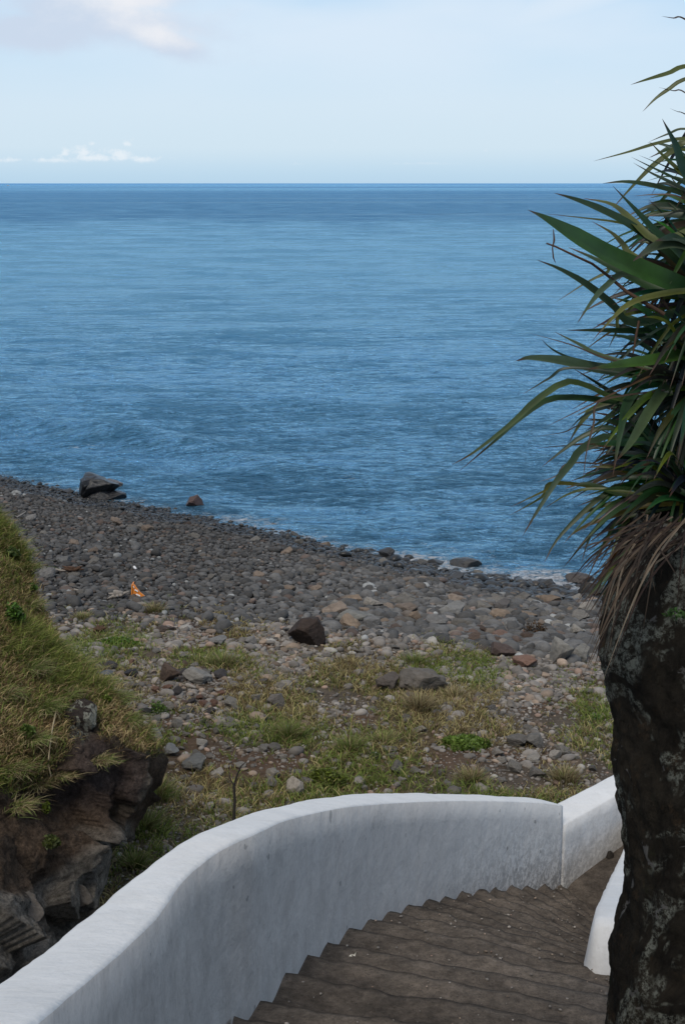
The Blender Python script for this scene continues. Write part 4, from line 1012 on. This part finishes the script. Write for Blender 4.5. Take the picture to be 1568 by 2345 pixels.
wall_from('curved_wall', np.stack([ix_, iy_], 1), np.stack([ox, oy], 1), iz_, iz_, zb_i, np.full(len(ix_), 3.6), 'tall curving whitewashed wall following the staircase down', M_WALL, M_CAP, bw=np.interp(sn, [0, s_[-1]-3.2, s_[-1]-1.2, s_[-1]], [0.0, .15, 1.1, 1.3]))
# lower straight wall beyond the notch
ENDI = Vector((ix_[-1], iy_[-1], iz_[-1]))
zl = EYE-6.37
a = at_z(1303, 1889, zl); b = at_z(1412, 1829, zl-.06); b = b+Vector((ENDI.x-a.x, ENDI.y-a.y, 0)); a = Vector((ENDI.x, ENDI.y, zl)); dirv = Vector((b.x-a.x, b.y-a.y, 0)).normalized()
ao = at_z(1303, 1848, zl)
print('LOW', a, b, 'end', ENDI, 'out', ao, (ao-a).length)
nrmv = Vector((-dirv.y, dirv.x, 0))
tn = np.linspace(.004, 7, 90); li = [(a.x+dirv.x*t, a.y+dirv.y*t) for t in tn]; thk = .36
lo_ = [(p[0]+nrmv.x*thk, p[1]+nrmv.y*thk) for p in li]; slope = (b.z-a.z)/max((b-a).length, .1)
zz2 = np.array([zl+slope*t for t in tn])
zfoot = np.interp(tn, [-.35, 1.5, 7], [EYE-7.3, EYE-7.3, EYE-7.4])
wall_from('straight_wall', np.array(li), np.array(lo_), zz2, zz2, zfoot, np.full(len(tn), 3.4), 'bright white straight wall beyond the notch with a small drain hole', M_WALL_LIT, M_CAP, bw=np.interp(tn, [0, .5, 7], [1.0, .6, .4]))
# drain hole: dark plug, shade of the opening put into its colour, proud of the face by 3 mm
dh = at_z(1402, 1957, EYE-7.05)
t0 = (Vector((dh.x, dh.y, 0))-Vector((a.x, a.y, 0))).dot(dirv)
hp = Vector((a.x, a.y, 0))+dirv*t0-nrmv*.012; V, Fc = rock_shape(3, 31, .4, .4)
dhm = mesh_np('drain_hole', V*np.array([.09, .05, .10]), Fc, M_TWIG); dhm.location = (hp.x, hp.y, EYE-7.10); dhm.rotation_euler.z = math.atan2(dirv.y, dirv.x)
wobj = bpy.data.objects['straight_wall']; dhm.parent = wobj
# landing behind the last step
lv = []; NR = 46
X16, Y16, _ = edge_line(16, NU)
e1 = np.array([a.x+dirv.x*7.2+nrmv.x*.2, a.y+dirv.y*7.2+nrmv.y*.2]); e2 = e1+np.array([dirv.y, -dirv.x])*2.4
far_x = np.linspace(e1[0], e2[0], NU); far_y = np.linspace(e1[1], e2[1], NU)
mid = np.array([a.x+dirv.x*.2+nrmv.x*.1, a.y+dirv.y*.2+nrmv.y*.1]); mid2 = np.array([A1.x+.3, A1.y+.2])
mx, my = np.linspace(mid[0], mid2[0], NU), np.linspace(mid[1], mid2[1], NU)
for t in np.linspace(-.06, 1, NR):
    if t < .25: q = t/.25; X, Y = X16+(mx-X16)*q, Y16+(my-Y16)*q
    else: q = (t-.25)/.75; X, Y = mx+(far_x-mx)*q, my+(far_y-my)*q
    lv.append(np.stack([X, Y, z_stair(17)+.012*fbm(X*3, Y*3, 5, 4)+.10*min(1, max(0, t)/.3)-.10*max(0, t-.4)], -1))
lo2 = mesh_np('landing', np.array(lv).reshape(-1, 3), grid_faces(NR, NU, flip=True), M_CONC, attrs={'edge': np.zeros(NR*NU)}); local(lo2, stair)
# low parapet on the right
cap_l = [(1.70, 8.50, EYE-4.95), (1.72, 8.72, EYE-4.84), (1.80, 9.1, EYE-4.95), (2.02, 10.0, EYE-5.32), (2.27, 11.0, EYE-5.72), (2.52, 12.0, EYE-6.12), (2.76, 12.95, EYE-6.50), (3.3, 14.6, EYE-6.75)]
px_ = np.array([p[0] for p in cap_l]); py_ = np.array([p[1] for p in cap_l]); pz_ = np.array([p[2] for p in cap_l])
yy2 = np.linspace(8.5, 14.6, 70); xi = np.interp(yy2, py_, px_)-.03; zi = np.interp(yy2, py_, pz_)
zi = zi-.30*np.exp(-((yy2-8.5)/.10)**2)
foot = np.interp(yy2, [8.4, 13, 15], [EYE-5.45, EYE-7.35, EYE-7.5])
wall_from('low_wall', np.stack([xi, yy2], 1), np.stack([xi+.36, yy2-.05], 1), zi, zi, foot, foot-1.5, 'low whitewashed kerb wall on the right side of the steps, behind the trunk', M_CAP, M_CAP, batter=.11, bev=.045)
# bank of earth right of the stairs
bk = []; kk_ = list(range(-12, 17))
for k in kk_:
    q = Qk(k); row = []
    for o_ in (-.05, .15, .4, .8, 1.3, 2, 3, 5, 9, 16):
        z = z_stair(k)-.32+.10*o_+(.15*float(fbm(np.array([q.x+o_]), np.array([q.y]), 3, 3)[0]) if o_ > .1 else 0)
        row.append((q.x+o_+(.42 if k >= 5 else .1), q.y-.25*o_, z))
    bk.append(row)
bk.append([(r_[0]+.4, r_[1]+5, 3.5) for r_ in bk[-1]])
nbk = len(bk); V = np.array(bk).reshape(-1, 3)
tag(mesh_np('bank', V, grid_faces(nbk, 10, flip=True), M_GROUND, cols=np.tile(np.array([.03, .025, .018]), (len(V), 1))), 'dark earth bank beside the steps', 'bank', kind='structure')
gp, gs, gcl = [], [], []
for k in range(-2, 17):
    X0, Y0, n0 = edge_line(k-1, NU); X1, Y1, n1 = edge_line(k, NU)
    for _ in range(34):
        i = random.randrange(6, NU-8); t_ = random.uniform(.1, .92)
        gp.append((X0[i]+(X1[i]-X0[i])*t_, Y0[i]+(Y1[i]-Y0[i])*t_, z_stair(k)+.008+.006*random.random())); r_ = random.choice([.004, .005, .006, .008, .012]); gs.append((r_*1.3, r_, r_*.7))
n = len(gp); c_ = stone_cols(n, .4, .08, .42)
scatter('grit', gp, gs, RNG.uniform(0, 6.28, n), RNG.normal(0, .3, n), c_, 1, 3, M_STONE, ('fine grit and pebbles lying on the concrete steps', 'grit'), .5)
# pale fallen leaf on the steps
q = at_z(806, 2190, z_stair(2)+.02) if True else None
V = .7*np.array([(-.03, 0, 0), (-.01, .014, .012), (.02, .02, .004), (.035, .045, .02), (.025, .0, .0), (0, -.012, .006)])
fl = mesh_np('fallen_leaf', V+np.array([q.x, q.y, q.z]), np.array([[0, 1, 5, 5], [1, 2, 4, 5], [2, 3, 4, 4]])[:, :3], M_SHELL); tag(fl, 'tiny pale fallen leaf lying on the dark steps', 'leaf')

# dead black twig behind the wall
tw = [at_d(535, 1880, 20), at_d(538, 1835, 20), at_d(536, 1800, 20), at_d(543, 1775, 20), at_d(552, 1755, 20), at_d(563, 1745, 20)]
# stands on the ground: carry the foot down
gnd = Vector((tw[0].x, tw[0].y, float(ground_z(tw[0].x, tw[0].y))-.1))
twg = empty('dead_twig', tuple(gnd)); tag(twg, 'thin black dead twig standing up behind the white wall', 'twig')
def child_tube(name, pts, rads, mat, par, seg=6):
    o = tube(name, pts, rads, mat, None, seg); local(o, par); return o
child_tube('stem', [gnd]+tw, [.03, .022, .02, .017, .014, .01, .006], M_TWIG, twg)
child_tube('side_twig', [tw[2], at_d(527, 1782, 20), at_d(524, 1768, 20.1)], [.012, .009, .004], M_TWIG, twg)

# tiny boat far out
bl = at_z(19, 425.5, 0)
bo = empty('motor_boat', (bl.x, bl.y, 0)); tag(bo, 'tiny white boat far out on the horizon at left', 'boat')
hv = []
for t in np.linspace(0, 1, 9):
    w_ = 2.2*math.sin(math.pi*min(1, .35+t*.65))**.6*(1 if t < .9 else .5)
    for (a_, z_) in ((-1, 1.9+1.2*t*t), (-.7, 0), (0, -.6), (.7, 0), (1, 1.9+1.2*t*t)): hv.append((-8+16*t, w_*a_, z_))
mesh_np('hull', hv, grid_faces(9, 5), M_BOAT, bo)
def box(name, c, s, mat, par):
    V = np.array([(x, y, z) for x in (-.5, .5) for y in (-.5, .5) for z in (-.5, .5)])*np.array(s)+np.array(c)
    return mesh_np(name, V, np.array([[0, 1, 3, 2], [4, 6, 7, 5], [0, 4, 5, 1], [2, 3, 7, 6], [0, 2, 6, 4], [1, 5, 7, 3]]), mat, par, smooth=False)
box('cabin', (-1, 0, 3.4), (6, 3, 2.6), M_BOAT, bo); box('cabin_window', (-.9, 0, 3.8), (6.2, 3.1, .7), M_BOATGLASS, bo); tube('mast', [(-1, 0, 4), (-1, 0, 9)], [.18, .1], M_BOAT, bo)

tick('the tree on the right')
# ---------------------------------------------------------------- the tree on the right
D0 = 5.5
tree = empty('screw_pine_tree', tuple(at_d(1640, 2345, D0))); tree.location.z = EYE-3.6
tag(tree, 'thick dark lichened trunk with long sword shaped leaves at the right edge', 'tree')
ty_ = np.array([1080, 1180, 1260, 1350, 1440, 1500, 1573, 1664, 1760, 1849, 1936, 2002, 2050, 2091, 2155, 2196, 2260, 2345, 2420, 2520])
tl_ = np.array([1490, 1455, 1428, 1402, 1376, 1368, 1379, 1394, 1398, 1414, 1421, 1421, 1419, 1415, 1400, 1391, 1388, 1384, 1370, 1350])
ny_ = 260; na = 150; yy3 = np.linspace(1165, 2520, ny_); Lx = np.interp(yy3, ty_, tl_)
Lx = Lx+np.interp(yy3, [1300, 1600, 2400], [2, 24, 18])
rad_px = np.interp(yy3, [1040, 1300, 1500, 2000, 2345, 2520], [150, 225, 262, 245, 275, 320])*1.0
TG = np.zeros((ny_, na, 3))
for i, yv in enumerate(yy3):
    c = at_d(Lx[i]+rad_px[i], yv, D0); r_ = rad_px[i]/F*D0; c = Vector((c.x, D0*(CP)+.85 if False else c.y, c.z))
    a_ = np.linspace(0, 2*math.pi, na, endpoint=False)
    lump = 1+.035*fbm(np.cos(a_)*1.6+yv*.004, np.sin(a_)*1.6, c.z*2.2, 4)+.05*fbm(np.cos(a_)*5, np.sin(a_)*5, c.z*5, 4)+.05*fbm(np.cos(a_)*14, np.sin(a_)*14, c.z*14, 4)
    TG[i, :, 0] = c.x+np.cos(a_)*r_*lump-.012; TG[i, :, 1] = c.y+np.sin(a_)*r_*lump; TG[i, :, 2] = c.z
TG = TG[::-1]
tr = mesh_np('trunk', TG.reshape(-1, 3), grid_faces(ny_, na, closed=True), M_BARK); local(tr, tree)

leafV, leafF, leafC = [], [], []; deadV, deadF, deadC = [], [], []
def spline(pts, n):
    P = np.array(pts, float); P = np.vstack([2*P[0]-P[1], P, 2*P[-1]-P[-2]]); out = []
    m = len(pts)-1
    for t in np.linspace(0, m, n):
        i = min(int(t), m-1); f = t-i; p0, p1, p2, p3 = P[i:i+4]
        out.append(.5*((2*p1)+(-p0+p2)*f+(2*p0-5*p1+4*p2-p3)*f*f+(-p0+3*p1-3*p2+p3)*f**3))
    return np.array(out)
def leaf(pts3, w, col, dead=False, fold=.35, tipc=(.07, .032, .018), roll=0.0, tipfrac=.17, split=None):
    """pts3 from tip to base in metres"""
    n = 16; C_ = spline(pts3, n); T = np.gradient(C_, axis=0); T /= np.linalg.norm(T, axis=1)[:, None]
    view = C_-np.array([0, 0, EYE]); view /= np.linalg.norm(view, axis=1)[:, None]
    up = np.array([0, 0, 1.0]); side = np.cross(T, up); ln = np.linalg.norm(side, axis=1); 
    side = np.cross(T, np.array([math.sin(roll)*.9, -math.cos(roll)*.75, .55+.4*math.sin(roll)])); side /= np.linalg.norm(side, axis=1)[:, None]
    nrm = np.cross(side, T)
    t = np.linspace(0, 1, n); prof = np.clip(np.interp(t, [0, .12, .4, .7, 1.0], [.03, .28, .85, 1.0, .85]), 0, 1)*w/2
    V = np.zeros((n, 3, 3)); V[:, 0] = C_-side*prof[:, None]+nrm*(fold*prof)[:, None]; V[:, 1] = C_; V[:, 2] = C_+side*prof[:, None]+nrm*(fold*prof)[:, None]
    col = np.array(col); base_c = np.repeat(col[None], n, 0); tf = sstep(tipfrac, tipfrac*.3, t)[:, None]; base_c = base_c*(1-tf)+np.array(tipc)*tf
    cc = np.repeat(base_c[:, None], 3, 1); cc[:, 1] *= .8
    bl_ = np.array([.012, .05, .004]) if False else None
    Vs, Fs, Cs = (deadV, deadF, deadC) if dead else (leafV, leafF, leafC)
    off = sum(len(v) for v in Vs); Vs.append(V.reshape(-1, 3)); Fs.append(grid_faces(n, 3)+off); Cs.append(cc.reshape(-1, 3))
GC = [(.013, .040, .013), (.018, .050, .014), (.010, .030, .013), (.030, .058, .016), (.018, .040, .020)]
HUBS = [(1600, 1150, 5.55), (1660, 500, 5.7), (1640, 690, 5.6), (1600, 880, 5.6), (1570, 1080, 5.6), (1700, 330, 5.8), (1720, 150, 5.9)]
def L(px, w, c=None, dead=False, dd=None, hub=True, roll=None, tipc=(.07, .032, .018)):
    """px: measured points tip->base"""
    d1 = D0+(random.uniform(-.55, .45) if dd is None else dd)      # tip depth
    db = D0+random.uniform(-.1, .2)
    pts = list(px)
    if hub:
        bx_, by_ = pts[-1]; hcl = min(HUBS, key=lambda h: abs(h[1]-by_-30)); 
        if bx_ < hcl[0]-20: pts.append(((bx_*.35+hcl[0]*.65), (by_*.35+hcl[1]*.65)))
    n = len(pts); P3 = [at_d(x_, y_, d1+(db-d1)*(i/(n-1))) for i, (x_, y_) in enumerate(pts)]
    leaf([p[:] for p in P3], w/F*D0*1.0, c if c is not None else random.choice(GC), dead, roll=random.uniform(-.5, .5) if roll is None else roll, tipc=tipc)
YL = (.16, .11, .012); YG = (.075, .095, .018); BR = (.075, .048, .03)
LV = [
 ([(1208, 481), (1250, 505), (1318, 545), (1424, 602), (1568, 662)], 52, (.030, .082, .016), -.5), ([(1268, 442), (1310, 455), (1365, 476), (1435, 512), (1530, 580)], 22, None, 0), ([(1334, 454), (1400, 469), (1447, 507), (1506, 552)], 22, YG, .2),
 ([(1402, 426), (1447, 476), (1494, 528), (1553, 582)], 26, (.03, .075, .03), -.3), ([(1379, 420), (1435, 417), (1506, 429), (1568, 448)], 18, None, 0), ([(1358, 369), (1435, 349), (1506, 328), (1568, 318)], 10, YG, 0),
 ([(1515, 272), (1534, 312), (1548, 345), (1567, 399)], 24, (.02, .06, .035), -.2), ([(1400, 479), (1447, 427), (1494, 380), (1541, 345), (1568, 328)], 15, YG, .2), ([(1488, 326), (1518, 359), (1553, 392)], 15, YG, 0), ([(1445, 360), (1494, 385), (1541, 408), (1580, 430)], 10, None, 0),
 ([(1449, 373), (1494, 399), (1541, 422), (1590, 450)], 12, None, 0), ([(1461, 355), (1518, 380), (1558, 401)], 7, None, 0), ([(1484, 325), (1529, 307), (1568, 296)], 8, None, 0), ([(1449, 449), (1494, 446), (1548, 449)], 5, BR, 0),
 ([(1251, 490), (1341, 500), (1424, 512), (1482, 535), (1529, 573)], 10, YG, .1), ([(1354, 507), (1400, 535), (1426, 563), (1447, 587)], 20, YG, .2), ([(1300, 566), (1365, 596), (1435, 634), (1506, 667)], 26, (.018, .05, .014), .1),
 ([(1228, 595), (1282, 618), (1341, 653), (1400, 700), (1447, 742)], 26, (.055, .095, .045), -.3), ([(1321, 740), (1353, 693), (1388, 655), (1440, 627)], 16, (.05, .09, .04), -.4), ([(1273, 691), (1341, 648), (1388, 625), (1412, 613)], 9, YG, .2),
 ([(1355, 780), (1400, 731), (1435, 700), (1482, 681), (1568, 667)], 16, (.11, .12, .025), -.3), ([(1296, 756), (1365, 757), (1445, 759), (1500, 765)], 17, None, 0), ([(1393, 796), (1412, 756), (1426, 723)], 9, YG, 0),
 ([(1480, 495), (1529, 493), (1568, 497)], 22, None, 0), ([(1448, 598), (1490, 570), (1540, 560), (1600, 585)], 34, (.05, .07, .035), -.5), ([(1500, 552), (1540, 548), (1580, 560)], 40, (.02, .045, .025), -.4),
 ([(1181, 827), (1215, 820), (1290, 828), (1358, 843), (1460, 858)], 30, (.05, .085, .045), -.1), ([(1342, 846), (1409, 837), (1494, 826), (1568, 816)], 32, (.04, .09, .014), -.5), ([(1205, 761), (1307, 790), (1378, 818)], 5, BR, -.1), ([(1269, 760), (1324, 789), (1375, 816)], 16, (.05, .085, .03), .1),
 ([(1236, 774), (1258, 796), (1285, 812), (1330, 826)], 7, None, 0), ([(1196, 903), (1256, 867), (1310, 843)], 8, None, 0), ([(1310, 843), (1370, 880), (1430, 920), (1490, 950)], 15, None, .1),
 ([(1035, 1064), (1086, 1035), (1171, 969), (1222, 921), (1290, 877), (1341, 884), (1426, 918)], 17, (.045, .075, .02), -.4), ([(1052, 1078), (1137, 1006), (1188, 959), (1256, 915), (1341, 913), (1429, 921)], 17, (.025, .06, .02), -.35),
 ([(1242, 981), (1341, 932), (1460, 874), (1528, 847)], 5, (.13, .075, .04), -.5), ([(1334, 1105), (1341, 1040), (1358, 972), (1375, 918)], 5, BR, -.3), ([(1402, 1091), (1419, 989), (1436, 921), (1487, 867)], 24, (.03, .07, .03), -.3),
 ([(1409, 1057), (1443, 1013), (1487, 938), (1531, 880)], 27, (.055, .085, .035), -.5), ([(1240, 1069), (1290, 1030), (1341, 996), (1402, 982)], 14, None, 0), ([(1300, 1016), (1334, 962), (1375, 932)], 15, YG, .1), ([(1337, 989), (1392, 955), (1426, 935)], 15, None, .1),
 ([(1341, 1018), (1409, 1016), (1511, 1013)], 22, (.025, .075, .025), -.2), ([(1196, 1227), (1228, 1173), (1273, 1102), (1307, 1061), (1330, 1030), (1400, 1000)], 18, (.035, .065, .03), -.3), ([(1165, 1163), (1245, 1125), (1290, 1108)], 8, (.09, .09, .018), -.1), ([(1167, 1180), (1239, 1139), (1275, 1105)], 8, (.07, .08, .018), -.1),
 ([(1293, 1119), (1341, 1108), (1409, 1129), (1477, 1136)], 17, None, 0), ([(1247, 1163), (1307, 1129), (1375, 1120)], 8, YG, 0), ([(1245, 1289), (1273, 1238), (1324, 1183), (1375, 1139), (1430, 1110)], 13, (.04, .06, .02), -.1), ([(1296, 1233), (1341, 1204), (1409, 1180), (1470, 1160)], 13, YL, .1),
 ([(1307, 1190), (1358, 1166), (1426, 1149)], 11, YG, 0), ([(1364, 1108), (1426, 1095), (1511, 1098)], 15, None, 0), ([(1217, 1027), (1307, 1020), (1375, 1018)], 4, BR, 0), ([(1226, 1105), (1273, 1090), (1310, 1060)], 4, BR, 0), ([(1225, 1000), (1290, 990), (1350, 975)], 3, BR, 0),
 ([(1443, 194), (1482, 182), (1530, 168), (1568, 153)], 13, YG, 0), ([(1470, 256), (1499, 227), (1530, 205), (1568, 182)], 11, YG, 0), ([(1513, 37), (1540, 42), (1568, 45)], 6, BR, 0), ([(1507, 200), (1540, 208), (1568, 213)], 4, BR, 0), ([(1532, 248), (1550, 256), (1568, 262)], 4, BR, 0),
 ([(1330, 1290), (1350, 1230), (1390, 1180), (1440, 1140)], 10, (.03, .05, .02), .1), ([(1355, 1290), (1385, 1240), (1420, 1190)], 9, (.05, .07, .02), .1), ([(1300, 985), (1340, 950), (1400, 930)], 8, None, .1),
 ([(1390, 1290), (1410, 1240), (1440, 1190)], 9, YG, 0), ([(1375, 1330), (1400, 1300), (1430, 1270)], 8, YG, -.2),
]
for (px, w, c, dd) in LV: L(px, w, c, dd=dd, roll=random.uniform(-.25, .35))
# the inner mass of the crown, radiating from each head in all directions
rl = random.Random(5)
for (hx_, hy_, hd) in HUBS:
    for k in range(185 if hy_ > 400 else 60):
        th = rl.uniform(0, 2*math.pi); ph = rl.uniform(-1.35, 1.1) - (.25 if hy_ > 1000 else 0); ln = rl.uniform(.40, .62)
        c0 = at_d(hx_, hy_, hd); dv_ = Vector((math.cos(th)*math.cos(ph), math.sin(th)*math.cos(ph), math.sin(ph)))
        # keep the seaward tips inside the measured outline
        m1 = c0+dv_*ln*.5+Vector((0, 0, .03)); tp = c0+dv_*ln+Vector((0, 0, -.22*ln*rl.random()))
        q = proj(tp); lim = np.interp(q[1], [0, 150, 290, 350, 430, 520, 600, 860, 1000, 1180, 1300], [1605, 1605, 1575, 1530, 1490, 1450, 1420, 1365, 1340, 1330, 1360])
        lim -= rl.choice([0, 10, 30, 75])
        if q[0] < lim:
            f_ = max(.25, (q[0]*0+hx_-lim)/(hx_-q[0])); m1 = c0+dv_*ln*.5*f_; tp = c0+(tp-c0)*f_
        if q[2] < 3.0: continue
        leaf([tp[:], (tp*.5+m1*.5+Vector((0, 0, .02)))[:], m1[:], (c0+dv_*.06)[:]], rl.uniform(.011, .030), tuple(v*rl.choice([.4, .7, 1.2, 1.6]) for v in rl.choice(GC+[YG])), roll=rl.uniform(-.6, .6))
sp_p = at_d(1548, 1412, D0-.55)
sg = empty('leafy_sprig', tuple(sp_p)); tag(sg, 'small fresh green sprig growing from the trunk bark', 'plant'); leaf_cloud('foliage', (0, 0, 0), .045, .03, .03, 60, .012, (.06, .12, .03), M_BUSH, sg); tube('stem', [(.02, .08, -.05), (0, .02, 0)], [.003, .002], M_TWIG, sg, 5)
# dry skirt
DT = [(1296, 1340, 4), (1303, 1362, 4), (1320, 1380, 4), (1307, 1258, 3), (1327, 1565, 5), (1340, 1540, 4), (1350, 1558, 4), (1370, 1582, 4), (1316, 1379, 4), (1291, 1341, 3), (1432, 1436, 4), (1548, 1399, 4), (1360, 1480, 4), (1350, 1440, 4), (1372, 1450, 4), (1384, 1410, 4), (1395, 1490, 4), (1410, 1380, 4), (1470, 1380, 4), (1445, 1370, 4), (1500, 1360, 4), (1340, 1300, 3), (1330, 1345, 3), (1355, 1380, 4), (1362, 1520, 4), (1345, 1500, 4), (1325, 1320, 3), (1290, 1270, 3), (1315, 1240, 3), (1470, 1450, 4), (1336, 1420, 4), (1348, 1360, 4), (1378, 1530, 4), (1300, 1290, 3), (1420, 1300, 4)]
for (x_, y_, w) in DT+[(a_+random.uniform(-14, 14), b_+random.uniform(-30, 16), w_) for a_, b_, w_ in DT if a_ < 1400 and random.random() < .4]+[(a_+random.uniform(-8, 22), b_+random.uniform(-60, 0), w_) for a_, b_, w_ in DT if a_ > 1330 and random.random() < .3]:
    bx_ = random.uniform(1470, 1590); by_ = random.uniform(1170, 1245)
    mx_, my_ = x_*.5+bx_*.5+random.uniform(-16, 4), y_*.5+by_*.5-max(0, (y_-by_))*.13
    dt = D0-random.uniform(.45, .72)
    P3 = [at_d(x_, y_, dt), at_d(mx_, my_, dt+.02), at_d(bx_, by_, D0-.30)]
    kcol = random.choice([(.085, .062, .045), (.12, .09, .065), (.04, .028, .022), (.17, .135, .10), (.03, .02, .017), (.04, .03, .024)] if x_ > 1325 else [(.045, .03, .026), (.03, .022, .02), (.07, .05, .035)])
    leaf([p[:] for p in P3], w/F*D0*1.0, kcol, True, tipc=kcol)
cr = mesh_np('crown', np.concatenate(leafV), np.concatenate(leafF), M_PALM, cols=np.concatenate(leafC)); local(cr, tree)
ds = mesh_np('dry_leaves', np.concatenate(deadV), np.concatenate(deadF), M_DEAD, cols=np.concatenate(deadC)); local(ds, tree)
fs = [at_d(x_, y_, 5.35) for x_, y_ in ((1250, 557), (1272, 565), (1318, 587), (1355, 604), (1388, 629), (1435, 669), (1520, 720))]
st = tube('flower_stalk', fs, [.003, .0035, .0045, .005, .006, .007, .008], M_RUST, None, 6); local(st, tree)
hg = tube('hanging_strand', [at_d(x_, y_, 5.3) for x_, y_ in ((1266, 525), (1268, 550), (1264, 568), (1266, 590), (1271, 602))], [.0015, .004, .0025, .003, .001], M_RUST, None, 5); local(hg, tree)
hg = tube('hanging_strand', [at_d(x_, y_, 5.3) for x_, y_ in ((1462, 735), (1456, 765), (1452, 790), (1448, 810))], [.005, .005, .004, .003], M_RUST, None, 5); local(hg, tree)
tick('end')
